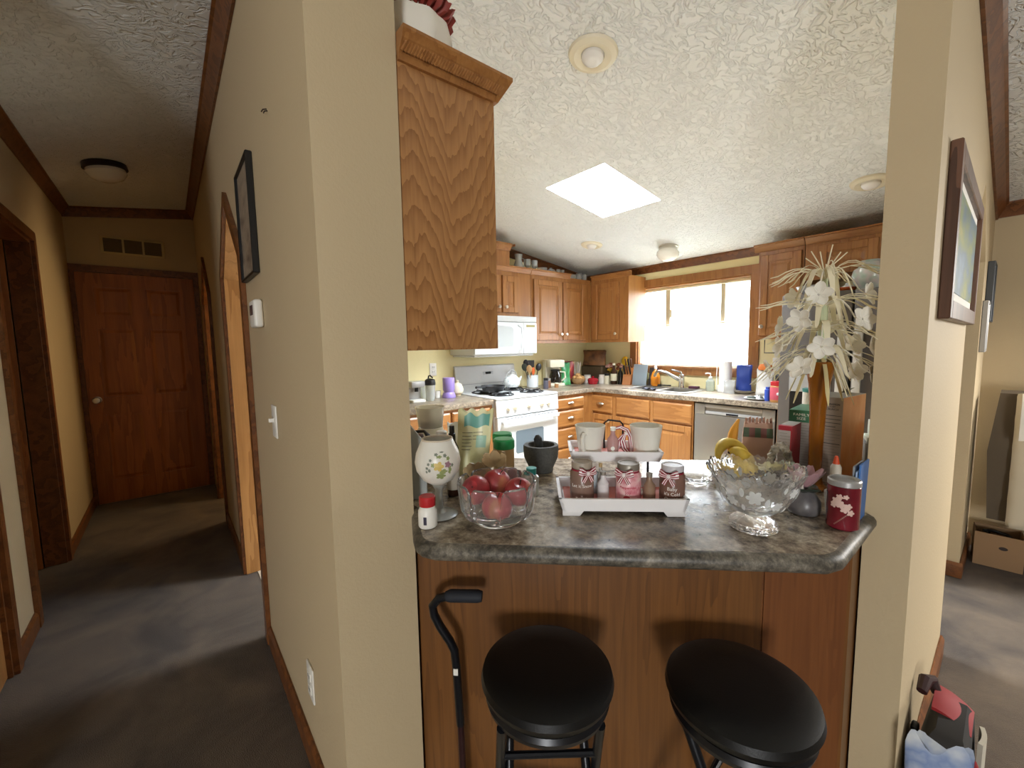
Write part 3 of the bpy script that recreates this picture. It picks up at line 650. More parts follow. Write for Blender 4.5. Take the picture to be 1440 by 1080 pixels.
t = thing('faucet', 'chrome single lever kitchen faucet with a long curved spout', 'faucet', (-2.085, 3.875, .917))
obj('base', MB().lathe([(0, 0), (.032, 0), (.03, .02), (.027, .09), (.031, .11), (.026, .13), (0, .14)], 20), chrome, t)
obj('spout', MB().tube([(-.01, -.005, .07), (-.06, -.03, .10), (-.13, -.06, .145), (-.18, -.08, .16), (-.215, -.09, .155), (-.232, -.096, .13), (-.235, -.097, .105)], [.018, .017, .015, .014, .014, .015, .016], 12), chrome, t)
obj('lever', MB().tube([(0, 0, .13), (-.01, -.01, .155), (-.05, -.03, .165), (-.085, -.045, .178)], [.012, .011, .008, .007], 10), chrome, t)
# fridge
t = thing('refrigerator', 'stainless side by side refrigerator behind the white flowers', 'refrigerator', (-1.03, 3.2, .005))
obj('body', MB().box(0, .76, .06, .75, .02, 1.655, .006), plain('dark_grey_case', '#5e5a56', .5), t)
GAP = .383
l = obj('freezer_door', MB().box(.002, GAP-.004, 0, .055, .06, 1.655, .008), steel_d, t)
r = obj('fridge_door', MB().box(GAP+.004, .758, 0, .055, .06, 1.655, .008), steel_d, t)
hm = plain('pale_handle', '#c4c1b8', .35, metal=.3)
obj('handle', MB().box(GAP-.062, GAP-.018, -.045, -.028, .66, 1.46, .008).box(GAP-.055, GAP-.025, -.03, .004, .70, .74).box(GAP-.055, GAP-.025, -.03, .004, 1.38, 1.42), hm, l)
obj('handle', MB().box(GAP+.018, GAP+.062, -.045, -.028, .66, 1.46, .008).box(GAP+.025, GAP+.055, -.03, .004, .70, .74).box(GAP+.025, GAP+.055, -.03, .004, 1.38, 1.42), hm, r)
obj('dispenser_recess', MB().box(.07, .29, -.003, .004, .72, 1.02, .004), plain('black_recess', '#15120f', .3), l)
obj('dispenser_panel', MB().box(.065, .295, -.008, .004, 1.02, 1.13, .006), silver_pl, l)
obj('base_grille', MB().box(.01, .75, .02, .06, 0, .055), black_pl, t, smooth=0)

# ------------------------------------------------------------------ ceiling lights
def on_ceiling(x, y): return (x, y, cz(y)-.001), (math.atan(-SL) if y > RIDGE else math.atan(SL))
def recessed(label, x, y):
    p, a = on_ceiling(x, y)
    t = thing('recessed_light', label, 'ceiling light', p, 0, None); t.rotation_euler = (a, 0, 0)
    obj('trim_ring', MB().lathe([(.047, .0), (.047, -.010), (.075, -.018), (.095, -.010), (.100, 0), (.047, 0)], 40), plain('almond_trim_ring', '#e4dcc4', .45), t)
    obj('lens', MB().lathe([(.045, -.004), (.044, -.020), (.034, -.032), (.018, -.037), (0, -.038)], 32).lathe([(.045, -.004), (0, -.004)], 32), plain('white_lens', '#ecebe8', .3), t)
recessed('large round recessed ceiling light nearest the camera', -1.169, 1.413)
recessed('small round recessed ceiling light beyond the skylight near the glassware', -2.60, 3.13)
recessed('round recessed ceiling light near the right column above the fridge', -.604, 3.22)
opal = plain('opal_glass', '#efece0', .2)
p, a = on_ceiling(-2.065, 3.55)
t = thing('dome_light', 'small opal dome ceiling light in front of the kitchen window', 'ceiling light', p); t.rotation_euler = (a, 0, 0)
obj('canopy', MB().lathe([(0, 0), (.085, 0), (.085, -.012), (.078, -.016), (.082, -.034), (0, -.034)], 28), nickel, t)
obj('shade', MB().lathe([(.079, -.034), (.095, -.055), (.096, -.075), (.080, -.105), (.045, -.126), (0, -.133)], 28), opal, t)
p, a = on_ceiling(-3.98, -.24)
t = thing('dome_light', 'dark rimmed dome ceiling light in the dim hall', 'ceiling light', p); t.rotation_euler = (a, 0, 0)
obj('canopy', MB().lathe([(0, 0), (.115, 0), (.118, -.03), (.105, -.036), (0, -.036)], 28), plain('bronze', '#2c2119', .4, metal=.5), t)
obj('shade', MB().lathe([(.103, -.036), (.108, -.055), (.085, -.088), (.045, -.106), (0, -.112)], 28), opal, t)

# ------------------------------------------------------------------ hall fittings
t = thing('return_vent', 'row of three brown vent grilles above the hall end door', 'vent', (-5.129, -.172, 2.29), HF)
obj('vent_frame', MB().box(-.215, .215, -.010, 0, -.075, .075, .003), plain('cream_vent', '#c9b98c', .5), t)
for k in range(3):
    g = MB().box(-.195+k*.135, -.075+k*.135, -.012, -.009, -.058, .058)
    for q in range(9): g.box(-.195+k*.135, -.075+k*.135, -.016, -.011, -.055+q*.0125, -.049+q*.0125)
    obj('grille', g, plain('brown_grille', '#6b5a3c', .6), t, smooth=0)
def picture(name, label, loc, rz, w, h, d, fw_, fmat, art, mat_w=0, matm=None):
    """hangs with its back at local y=0 and faces local -y"""
    t = thing(name, label, 'picture', loc, rz)
    b = MB()
    for x0, x1, z0, z1 in ((-w/2, -w/2+fw_, -h/2, h/2), (w/2-fw_, w/2, -h/2, h/2), (-w/2+fw_, w/2-fw_, -h/2, -h/2+fw_), (-w/2+fw_, w/2-fw_, h/2-fw_, h/2)): b.box(x0, x1, -d, 0, z0, z1, .003, 1)
    obj('frame', b, fmat, t)
    if mat_w: obj('mat_board', MB().box(-w/2+fw_, w/2-fw_, -d*.45, -d*.3, -h/2+fw_, h/2-fw_), matm, t, smooth=0)
    obj('print', MB().box(-w/2+fw_+mat_w, w/2-fw_-mat_w, -d*.55, -d*.2, -h/2+fw_+mat_w, h/2-fw_-mat_w), art, t, smooth=0)
    return t
picture('framed_picture', 'dark framed brownish print on the hall wall above the thermostat', (-1.91, .2775, 1.845), 0, .31, .42, .022, .010, black_pl, ramp_noise('hazy_print', ['#5d5148', '#8a7c6c', '#a59784', '#6d6156'], 9, .35, (1, 1, 2)))
picture('framed_painting', 'brown framed landscape picture on the wall right of the opening', (-.1395, 1.99, 1.63), HF, .90, .44, .024, .05, wood('walnut_frame', '#4a3024', '#6e4c3a', rings=4),
        ramp_noise('landscape_print', ['#c9b65a', '#8a9a5a', '#5d7f95', '#7b9cb8'], 3, .3, (1, 1, 3)), .03, paper)
t = thing('thermostat', 'white wall thermostat on the hall wall below the picture', 'thermostat', (-1.80, .2775, 1.49))
obj('case', MB().box(-.055, .055, -.030, 0, -.05, .05, .010, 3), white_pl, t); obj('screen', MB().box(-.03, .03, -.0315, -.029, -.005, .030), plain('dim_screen', '#5a4a4a', .3), t, smooth=0)
t = thing('light_switch', 'white toggle light switch on the hall wall by the arch', 'light switch', (-1.66, .2775, 1.105))
obj('plate', MB().box(-.035, .035, -.006, 0, -.058, .058, .003), white_pl, t); obj('toggle', MB().box(-.005, .005, -.022, -.005, -.002, .012, .002), white_pl, t)
def outlet(label, loc, rz):
    t = thing('wall_outlet', label, 'outlet', loc, rz)
    obj('plate', MB().box(-.035, .035, -.006, 0, -.058, .058, .003), white_pl, t)
    for z in (-.022, .022):
        o = obj('socket', MB().box(-.016, .016, -.0085, -.005, z-.014, z+.014, .003), white_pl, t)
        obj('slots', MB().box(-.008, -.005, -.0092, -.008, z-.004, z+.006).box(.005, .008, -.0092, -.008, z-.004, z+.006), ink, o, smooth=0)
outlet('white outlet low on the hall wall near the baseboard', (-1.36, .2775, .31), 0)
outlet('white outlet on the yellow wall behind the lilac grinder', (-3.399, 1.86, 1.15), HF)
outlet('white outlet on the yellow wall right of the kitchen window', (-1.30, 3.999, 1.16), 0)
single('wall_hook', MB().tube([(0, 0, 0), (.0, -.010, -.004), (0, -.014, -.012)], .0018, 6).tube([(.012, 0, -.010), (.012, -.008, -.013), (.012, -.011, -.02)], .0018, 6), brown_d, 'tiny nail hook high on the hall wall', 'hook', (-1.465, .2775, 2.07))
single('door_chime', MB().box(-.05, .05, 0, .03, -.12, .12, .008, 2), plain('cream_chime', '#cfc49a', .5), 'narrow cream box high on the left hall wall', 'chime', (-3.05, LY+.001, 2.28))
single('paper_towel_holder', MB().tube([(-.11, 0, 0), (-.11, 0, -.115), (.09, 0, -.115), (.09, 0, -.095)], .004, 8), black_m, 'bare black wire towel bar hanging under the cabinet right of the window', 'towel holder', (-1.235, 3.83, 1.378))

# ------------------------------------------------------------------ kitchen counter things, stove side
ZK = .9105
def lath(name, label, cat, loc, parts, group=None, rz=0, seg=28):
    """a turned thing: parts = [(part name, profile, material)]"""
    t = thing(name, label, cat, loc, rz, group)
    for pn_, pr, mt in parts: obj(pn_, MB().lathe(pr, seg), mt, t)
    return t
t = lath('shaker_bottle', 'clear shaker bottle with a black flip lid on the stove-side counter', 'bottle', (-3.09, 1.66, ZK),
     [('cup', [(0, 0), (.032, 0), (.036, .01), (.043, .135), (.041, .135), (.034, .012), (0, .008)], glass_t), ('lid', [(.045, .132), (.046, .15), (.040, .175), (.022, .185), (0, .186)], black_pl)])
obj('carry_loop', MB().tube([(-.03, 0, .175), (-.02, 0, .205), (.01, 0, .21), (.03, 0, .20), (.045, 0, .195)], .006, 8), black_pl, t)
obj('scoop', MB().box(-.016, .016, -.016, .016, .02, .075, .006), white_pl, t)
lath('coffee_grinder', 'lilac cylindrical grinder on the counter left of the stove', 'grinder', (-3.17, 1.885, ZK), [('base', [(0, 0), (.060, 0), (.060, .012), (.048, .045), (.043, .05), (0, .05)], purple_pl), ('cup', [(.043, .05), (.052, .07), (.053, .165), (.049, .175), (0, .172)], purple_pl)])
t = lath('cookie_jar', 'cream ceramic pumpkin shaped jar between the lilac grinder and the stove', 'jar', (-3.22, 2.005, ZK), [('pot', [(0, 0), (.028, 0), (.028, .008), (.050, .03), (.055, .06), (.045, .09), (.0, .10)], plain('cream_ceramic', '#e6dcc0', .3)), ('lid', [(.046, .09), (.035, .11), (.012, .12), (.012, .13), (.015, .138), (0, .144)], plain('cream_ceramic', '#e6dcc0', .3))])
t = thing('coffee_maker', 'silver espresso machine at the left end of the stove-side counter', 'coffee maker', (-3.12, 1.54, ZK), HF)
obj('body', MB().box(-.06, .06, .02, .11, 0, .16, .008).box(-.06, .06, -.06, .02, .12, .17, .008), silver_pl, t); obj('drip_tray', MB().box(-.055, .055, -.07, .02, 0, .02, .004), white_pl, t); obj('spout', MB().cyl((0, -.02), .016, .085, .12, 14), black_pl, t)
single('glass_tumbler', MB().lathe([(0, .0), (.028, 0), (.034, .10), (.031, .10), (.026, .006), (0, .005)], 24), glass_t, 'clear tumbler on the counter behind the shaker bottle', 'glass', (-3.27, 1.69, ZK))
single('sugar_cup', MB().lathe([(0, 0), (.03, 0), (.034, .06), (.03, .06), (.026, .006), (0, .006)], 20), white_pl, 'small white cup between the shaker bottle and the lilac grinder', 'cup', (-3.23, 1.80, ZK))
# on the stove
t = thing('frying_pan', 'black cast iron skillet on the left stove burner', 'pan', (-3.02, 2.26, .946))
obj('pan', MB().lathe([(0, 0), (.085, 0), (.095, .008), (.110, .052), (.104, .052), (.088, .010), (0, .008)], 36), iron, t)
obj('handle', MB().tube([(.02, -.105, .044), (.03, -.16, .05), (.04, -.215, .052)], [.010, .009, .012], 8), iron, t)
def sp(t0): return t0
t = thing('teapot', 'white enamel teapot with blue sprigs on the back stove burner', 'teapot', (-3.19, 2.62, .946))
obj('pot', MB().lathe([(0, 0), (.060, 0), (.078, .02), (.083, .05), (.074, .085), (.052, .105), (.045, .108), (0, .108)], 32), spots_mat('sprigged_enamel', '#e9ebe8', '#5c8f8d', 70, .22), t)
ld = obj('lid', MB().lathe([(.048, .106), (.040, .120), (.012, .130), (.0, .131)], 24), white_en, t)
obj('lid_knob', MB().lathe([(.008, .129), (.014, .138), (.008, .146), (0, .148)], 14), white_en, ld)
obj('spout', MB().tube([(0, .07, .04), (0, .105, .065), (0, .125, .10)], [.018, .013, .009], 10), white_en, t)
obj('handle', MB().tube([(0, -.072, .09), (0, -.05, .15), (0, 0, .172), (0, .05, .15), (0, .066, .10)], .005, 8), white_en, t)
# right of the stove
t = lath('utensil_crock', 'white utensil crock full of cooking tools beside the stove', 'crock', (-3.22, 2.925, ZK), [('pot', [(0, 0), (.052, 0), (.060, .01), (.062, .135), (.057, .135), (.055, .012), (0, .01)], white_en)])
def utensil(name, label, dx, dy, L, mat, kind, tilt):
    b = MB(); d = Vector((tilt[0], tilt[1], 1)).normalized(); p0 = Vector((dx, dy, .02)); p1 = p0+d*L
    b.tube([p0, p1], .005, 8)
    M = Tr(*p1) @ Vector((0, 0, 1)).rotation_difference(d).to_matrix().to_4x4() @ Rz(PI/4)
    b2 = MB()
    if kind == 'spoon': b2.ball((0, 0, .035), (.03, .008, .042), 14, 8)
    elif kind == 'turner': b2.box(-.034, .034, -.002, .002, -.005, .075, .0015, 1)
    else: b2.ball((0, 0, .025), (.018, .010, .04), 12, 8)
    b2.xf(M); me = bpy.data.meshes.new('tmp'); b2.bm.to_mesh(me); b.bm.from_mesh(me); bpy.data.meshes.remove(me)
    return single(name, b, mat, label, 'utensil', (-3.22, 2.925, ZK+.005), 0, 'utensils in the white crock')
utensil('serving_spoon', 'large black spoon leaning right in the utensil crock', .0, .03, .165, black_pl, 'spoon', (0, .32))
utensil('turner', 'black turner standing in the middle of the utensil crock', -.02, .0, .19, black_pl, 'turner', (-.05, .05))
utensil('serving_spoon', 'black ladle at the back of the utensil crock', -.02, -.02, .20, black_pl, 'spoon', (-.1, -.12))
utensil('spatula', 'orange spatula in the utensil crock', .02, -.01, .13, plain('orange_silicone', '#d9652b', .4), 'spatula', (.1, -.06))
utensil('wooden_spoon', 'wooden spoon leaning left in the utensil crock', .02, -.03, .15, plain('beech', '#c29a68', .6), 'spoon', (.1, -.25))
utensil('serving_spoon', 'dark green spoon leaning left in the utensil crock', 0, -.035, .17, plain('olive_nylon', '#3a4032', .5), 'spoon', (-.05, -.32))
def small_jar(label, x, y, r, h, body, lid, group=None, name='spice_jar'):
    return lath(name, label, 'jar', (x, y, ZK), [('jar', [(0, 0), (r, 0), (r, h*.75), (r*.85, h*.8), (0, h*.8)], body), ('lid', [(r*.9, h*.78), (r*.92, h), (0, h)], lid)], group, seg=20)
small_jar('dark spice jar with black lid right of the utensil crock', -3.05, 2.955, .026, .11, plain('dark_spice', '#55525c', .4), black_pl)
small_jar('short brown jar beside the dark spice jar', -3.13, 3.06, .034, .095, plain('brown_spice', '#8a6046', .4), silver_pl)
small_jar('tiny tan jar in front of the coffee maker', -3.06, 3.12, .022, .05, plain('tan_spice', '#a5774c', .4), cream_pl)
t = thing('coffee_maker', 'white drip coffee maker with a glass carafe in the corner', 'coffee maker', (-3.22, 3.245, ZK), HF*.75)
obj('body', MB().box(-.085, .085, .03, .14, 0, .285, .01).box(-.085, .085, -.10, .03, .205, .285, .01), cream_pl, t)
obj('hot_plate', MB().box(-.085, .085, -.11, .03, 0, .035, .012), cream_pl, t)
ca = obj('carafe', MB().lathe([(0, .037), (.060, .037), (.068, .06), (.066, .11), (.050, .150), (.047, .165), (0, .165)], 28, (0, -.035, 0)), plain('dark_coffee_glass', '#17100b', .05, coat=.6), t)
obj('carafe_handle', MB().tube([(.045, -.06, .155), (.09, -.085, .15), (.095, -.088, .09), (.062, -.07, .055)], .009, 8), cream_pl, ca)
obj('carafe_lid', MB().lathe([(.049, .163), (.05, .178), (.02, .182), (0, .182)], 24, (0, -.035, 0)), black_pl, ca)
def pouch(name, label, cat, loc, rz, w, h, d, mat, crimp=.01, seed=0, group=None, lean=0.):
    """a stuffed bag: fat at the bottom, flat crimped top"""
    rd = random.Random(seed); ph = [rd.uniform(0, 6) for _ in range(4)]
    rings = []
    for k in range(15):
        v = k/14; fat = (1-v)**.6*(.85+.15*math.sin(v*9+ph[0])) if v > .06 else .75
        ww = w/2*(1-.06*math.sin(PI*v))
        rings.append([(ww*math.cos(q)*(1+.03*math.sin(5*q+ph[1]+v*4)), max(.004, d/2*fat)*math.sin(q)*(1+.15*math.sin(3*q+ph[2]+v*6))+lean*v*h, h*v+crimp*math.sin(q*4+ph[3])*max(0, v-.8)*4*(1 if k == 14 else .5)) for q in [2*PI*i/28 for i in range(28)]])
    return single(name, MB().loft(rings), mat, label, cat, loc, rz, group)
pouch('plastic_bag', 'bright green bag leaning beside the white coffee maker', 'bag', (-3.20, 3.42, ZK), HF*.6, .10, .24, .05, plain('green_film', '#3f9c5a', .3), seed=3, lean=.25)
t = lath('fruit_bowl', 'tan bowl heaped with rolls on the corner counter', 'bowl', (-3.15, 3.56, ZK), [('bowl', [(0, 0), (.045, 0), (.075, .03), (.085, .062), (.079, .062), (.070, .034), (0, .012)], plain('tan_bowl', '#c09a6c', .5))])
rd = random.Random(4)
roll = None
for k, (dx, dy, dz) in enumerate(((-.03, -.02, .07), (.03, -.025, .07), (.03, .03, .07), (-.03, .03, .07), (0, 0, .10))):
    words = ['bread roll at the near left of the tan bowl', 'bread roll at the near right of the tan bowl', 'bread roll at the far right of the tan bowl', 'bread roll at the far left of the tan bowl', 'bread roll on top of the heap in the tan bowl'][k]
    single('bread_roll', MB().ball((0, 0, 0), (.036, .029, .025), 16, 8), ramp_noise('bread_crust', ['#a06a35', '#c99a5e', '#e0bd85'], 30, .7), words, 'bread', (-3.15+dx, 3.56+dy, ZK+dz), k*.8, 'rolls in the tan bowl')
pouch('snack_bag', 'red and yellow snack bag standing behind the tan bowl', 'bag', (-3.28, 3.54, ZK), HF*.8, .15, .25, .07, ramp_noise('red_yellow_bag', ['#c99a2e', '#b0352f', '#8b2a35', '#d5a83a'], 9, .35), seed=8)
t = lath('straw_jar', 'clear jar of upright straws in the back corner', 'jar', (-3.29, 3.70, ZK), [('jar', [(0, 0), (.035, 0), (.037, .10), (.034, .10), (.032, .006), (0, .006)], glass_t)])
b = MB()
for k in range(9):
    a = k*2.4; b.tube([(.012*math.cos(a), .012*math.sin(a), .01), (.045*math.cos(a), .045*math.sin(a), .23+.01*(k % 3))], .0035, 6)
o = single('drinking_straws', b, white_pl, 'bunch of white straws in the clear jar', 'straws', (-3.29, 3.70, ZK))
pouch('paper_sack', 'crumpled brown paper sack lying high in the back corner', 'bag', (-3.18, 3.88, ZK+.20), .2, .30, .17, .12, ramp_noise('brown_sack', ['#4c2f1c', '#7a5230', '#8d6238'], 12, .6), seed=5)
single('bread_box', MB().box(-.16, .16, -.07, .07, 0, .195, .02, 3), plain('dark_brown_box', '#51432f', .5), 'dark bread box in the back corner under the paper sack', 'bread box', (-3.20, 3.915, ZK))
t = lath('casserole', 'small red lidded casserole on the corner counter', 'pot', (-3.02, 3.66, ZK), [('pot', [(0, 0), (.045, 0), (.055, .02), (.057, .05), (0, .05)], plain('red_enamel', '#a8202b', .25)), ('lid', [(.059, .05), (.045, .066), (.012, .072), (.012, .08), (.016, .088), (0, .09)], plain('red_enamel', '#a8202b', .25))])
for s in (-1, 1): obj('handle', MB().tube([(s*.05, -.02, .04), (s*.075, 0, .042), (s*.05, .02, .04)], .006, 6), plain('red_enamel', '#a8202b', .25), t)
small_jar('white lidded canister left of the red casserole', -3.15, 3.72, .042, .095, ceramic, ceramic, None, 'canister')
small_jar('white lidded canister right of the red casserole', -2.985, 3.79, .046, .10, ceramic, ceramic, None, 'canister')
small_jar('small jar with a pale label left of the tall syrup bottle', -2.905, 3.76, .03, .12, plain('label_cream', '#d8cfb4', .5), black_pl)
def bottle(name, label, loc, prof, mat, cap, lab=None, seg=24, group=None):
    t = lath(name, label, 'bottle', loc, [('bottle', prof, mat), ('cap', cap[0], cap[1])], group, seg=seg)
    if lab: obj('label', MB().lathe(lab[0], seg), lab[1], t)
    return t
bottle('syrup_bottle', 'tall amber bottle with a pale label on the corner counter', (-2.84, 3.80, ZK), [(0, 0), (.033, 0), (.036, .01), (.036, .13), (.015, .18), (.013, .215), (0, .215)], plain('amber_syrup', '#3a2213', .15), ([(.015, .212), (.015, .232), (0, .232)], cream_pl), ([(.0362, .04), (.0368, .042), (.0368, .115), (.0362, .117)], plain('label_cream', '#d8cfb4', .5)))
bottle('sauce_bottle', 'black sauce bottle between the syrup bottle and the knife block', (-2.775, 3.83, ZK), [(0, 0), (.027, 0), (.028, .12), (.012, .16), (.012, .17), (0, .17)], plain('black_sauce', '#16120f', .2), ([(.013, .168), (.013, .185), (0, .185)], black_pl))
t = thing('silk_flowers', 'bunch of yellow and rust silk autumn flowers in the back corner', 'flowers', (-2.93, 3.93, ZK))
obj('pot', MB().lathe([(0, 0), (.03, 0), (.038, .08), (0, .08)], 16), plain('brown_pot', '#6b4a2c', .6), t)
cols = [plain('mustard_petal', '#c9a12c', .6), plain('rust_petal', '#8d4a22', .6), plain('pink_petal', '#c99a8d', .6)]
rd = random.Random(2)
for k in range(12):
    a = rd.uniform(0, 6.28); rr = rd.uniform(.02, .10); z = rd.uniform(.14, .24); c = (rr*math.cos(a), -abs(rr*math.sin(a))*.6, z); b = MB()
    b.tube([(0, 0, .07), (c[0]*.5, c[1]*.5, z*.7), c], .002, 5)
    for q in range(6): b.ball((c[0]+.018*math.cos(q*1.05), c[1]+.012*math.sin(q*1.05), c[2]+.012*math.sin(q*1.05)), (.014, .009, .009), 8, 5)
    obj('bloom', b, cols[k % 3], t)
t = thing('knife_block', 'wooden knife block with brown handled knives under the window corner', 'knife block', (-2.70, 3.86, ZK), .3)
obj('block', MB().loft([[(-.045, -.06, 0), (.045, -.06, 0), (.045, .06, 0), (-.045, .06, 0)], [(-.045, -.02, .10), (.045, -.02, .10), (.045, .095, .19), (-.045, .095, .19)]]), plain('block_wood', '#a4652f', .5), t, smooth=0)
for k, (x, y) in enumerate(((-.03, .0), (0, .0), (.03, .0), (-.03, .05), (0, .05), (.03, .05))):
    z = .115+.07*(y > .01); obj('knife_handle', MB().tube([(x, y, z), (x, y-.03, z+.05), (x, y-.05, z+.095)], [.008, .010, .009], 8), plain('knife_wood', '#5f3a22', .5) if k % 2 else black_pl, t)
single('chip_clip_bag', MB().ball((0, 0, .05), (.045, .02, .055), 16, 10), plain('yellow_film', '#d9b21f', .35), 'bright yellow bag perched on the silk flowers by the knife block', 'bag', (-2.80, 3.95, ZK+.20))
t = thing('cutting_board', 'clear grey cutting board leaning on the wall beside the sink', 'cutting board', (-2.56, 3.86, ZK))
obj('board', MB().box(-.085, .085, -.004, .004, 0, .225, .003).xf(Matrix.Rotation(-.16, 4, 'X')), plain('frosted_board', '#aebcc4', .3, trans=.3), t)
t2 = single('cutting_board', MB().box(-.05, .05, -.006, .006, 0, .20, .005, 2).xf(Matrix.Rotation(-.16, 4, 'X')), plain('dark_board', '#3f3733', .5), 'narrow dark board leaning behind the orange soap bottle', 'cutting board', (-2.448, 3.94, ZK))
single('cutting_board', MB().box(-.07, .07, -.005, .005, 0, .12, .004, 2).xf(Matrix.Rotation(-.2, 4, 'X') @ Matrix.Rotation(.55, 4, 'Y')), plain('yellow_board', '#c9c489', .5), 'small yellow board behind the clear grey cutting board', 'cutting board', (-2.60, 3.945, ZK+.045))
bottle('dish_soap', 'orange dish soap bottle at the left end of the sink', (-2.37, 3.87, ZK+.007), [(0, 0), (.038, 0), (.046, .02), (.047, .09), (.032, .14), (.014, .165), (.013, .175), (0, .175)], plain('orange_soap', '#e08a24', .2, trans=.2), ([(.014, .174), (.015, .20), (.008, .206), (.007, .225), (0, .226)], white_pl))
t = bottle('soap_dispenser', 'clear hand soap pump bottle at the right end of the sink', (-1.79, 3.84, ZK), [(0, 0), (.034, 0), (.038, .02), (.036, .09), (.015, .115), (.013, .12), (0, .12)], plain('clear_soap', '#cfd8cf', .1, trans=.6), ([(.016, .118), (.016, .132), (.005, .134), (.005, .16), (0, .16)], white_pl))
obj('pump_nozzle', MB().tube([(0, 0, .158), (-.02, -.01, .162), (-.04, -.02, .157)], .006, 8), white_pl, t)
t = lath('paper_towels', 'white paper towel roll on an upright stand right of the sink', 'paper towels', (-1.665, 3.86, ZK), [('base', [(0, 0), (.062, 0), (.062, .055), (.056, .06), (0, .06)], white_pl), ('roll', [(.012, .06), (.052, .06), (.052, .272), (.012, .272)], plain('towel_paper', '#efece6', .85)), ('post', [(0, .06), (.008, .06), (.008, .29), (.011, .295), (0, .305)], white_pl)])
obj('tension_arm', MB().tube([(-.07, -.01, .01), (-.075, -.01, .15), (-.072, -.01, .215), (-.085, -.015, .235)], .004, 6), white_pl, t)
pouch('detergent_pouch', 'dark blue detergent pouch on the counter right of the paper towels', 'pouch', (-1.50, 3.84, ZK+.026), .1, .125, .215, .08, blue_pl, seed=11)
b = MB().lathe([(0, 0), (.055, 0), (.085, .022), (.080, .022), (.052, .004), (0, .003)], 24); single('plastic_tray', b, plain('clear_tray', '#c9c0b4', .2, trans=.4), 'shallow clear plastic tray under the blue pouch', 'tray', (-1.50, 3.83, ZK))
pouch('bread_bag', 'white bread bag with an orange stripe beside the blue pouch', 'bag', (-1.335, 3.84, ZK), .1, .13, .215, .09, white_pl, seed=13)
single('bag_band', MB().lathe([(.052, 0), (.056, .006), (.054, .03), (.04, .05), (.0, .055)], 20, (0, 0, 0), (1, .5)), plain('orange_wrap', '#d97a35', .4), 'orange wrapped roll lying on top of the white bread bag', 'bag', (-1.335, 3.84, ZK+.208))
single('toaster', MB().box(-.085, .085, -.06, .06, 0, .18, .02, 3), plain('dark_toaster', '#2b2a2e', .35), 'dark toaster on the counter near the fridge', 'toaster', (-1.17, 3.87, ZK))
pouch('plastic_bag', 'crumpled clear plastic bag between paper towels and blue pouch', 'bag', (-1.585, 3.76, ZK), .3, .09, .11, .07, plain('film', '#d9d8d2', .25, trans=.4), seed=17)
t = lath('peanut_butter_jar', 'red lidded peanut butter jar at the right end of the counter', 'jar', (-1.115, 3.45, ZK), [('jar', [(0, 0), (.042, 0), (.045, .01), (.045, .115), (.040, .122), (0, .122)], plain('peanut_butter', '#b98248', .3)), ('label', [(.0452, .018), (.0458, .02), (.0458, .108), (.0452, .11)], plain('pink_red_label', '#c0515f', .4)), ('lid', [(.043, .122), (.044, .15), (.041, .153), (0, .153)], red_pl)])
obj('label_badge', MB().ball((.0362*math.cos(-1.15), .0362*math.sin(-1.15), .062), (.0125, .0125, .017), 18, 10), plain('badge_white', '#dcd8da', .4), t)
bottle('white_bottle', 'slim white bottle beside the peanut butter jar against the fridge', (-1.063, 3.40, ZK), [(0, 0), (.016, 0), (.017, .12), (.009, .14), (0, .14)], white_pl, ([(.010, .138), (.010, .165), (0, .166)], white_pl))
single('blue_tub', MB().lathe([(0, 0), (.02, 0), (.02, .085), (.014, .09), (.014, .105), (0, .105)], 18), plain('blue_tub_plastic', '#3450a8', .35), 'small blue tub just left of the peanut butter jar', 'tub', (-1.185, 3.47, ZK))
t = thing('foil_plate', 'paper plate with a dark leftover and foil on the counter before the blue pouch', 'plate', (-1.27, 3.50, ZK))
obj('plate', MB().lathe([(0, 0), (.05, 0), (.085, .012), (.083, .014), (.05, .004), (0, .003)], 28), paper, t); obj('foil', MB().lathe([(0, .004), (.045, .006), (.03, .022), (.012, .03), (0, .026)], 11, (.01, .01, 0), (1, .8), mod=lambda r, z, q, k: (r*(1+.15*math.sin(q*5)), z+.003*math.sin(q*7))), plain('foil', '#8d908c', .3, metal=.8), t, smooth=0); obj('leftover', MB().ball((-.03, -.02, .014), (.035, .025, .012), 14, 7), plain('dark_green_food', '#2f352a', .6), t)
single('sponge', MB().box(-.045, .045, -.025, .025, 0, .022, .004), plain('maroon_sponge', '#4a2030', .8), 'dark red sponge behind the right sink bowl', 'sponge', (-1.955, 3.865, .9185))
single('dish_brush', MB().tube([(-.07, 0, .012), (.02, 0, .012), (.06, .005, .012)], [.006, .006, .008], 8).box(-.09, -.05, -.012, .012, .0, .02, .004), black_pl, 'black dish brush lying behind the left sink bowl', 'brush', (-2.255, 3.862, .9185))
single('dish_cloth', MB().sheet(lambda u, v: (-.07+.14*u, -.012+.05*v, .010+.006*math.sin(u*14)+.004*math.sin(v*9)), 20, 8, .006), plain('navy_cloth', '#23222c', .9), 'dark folded cloth on the front edge of the sink', 'cloth', (-2.20, 3.487, .918))
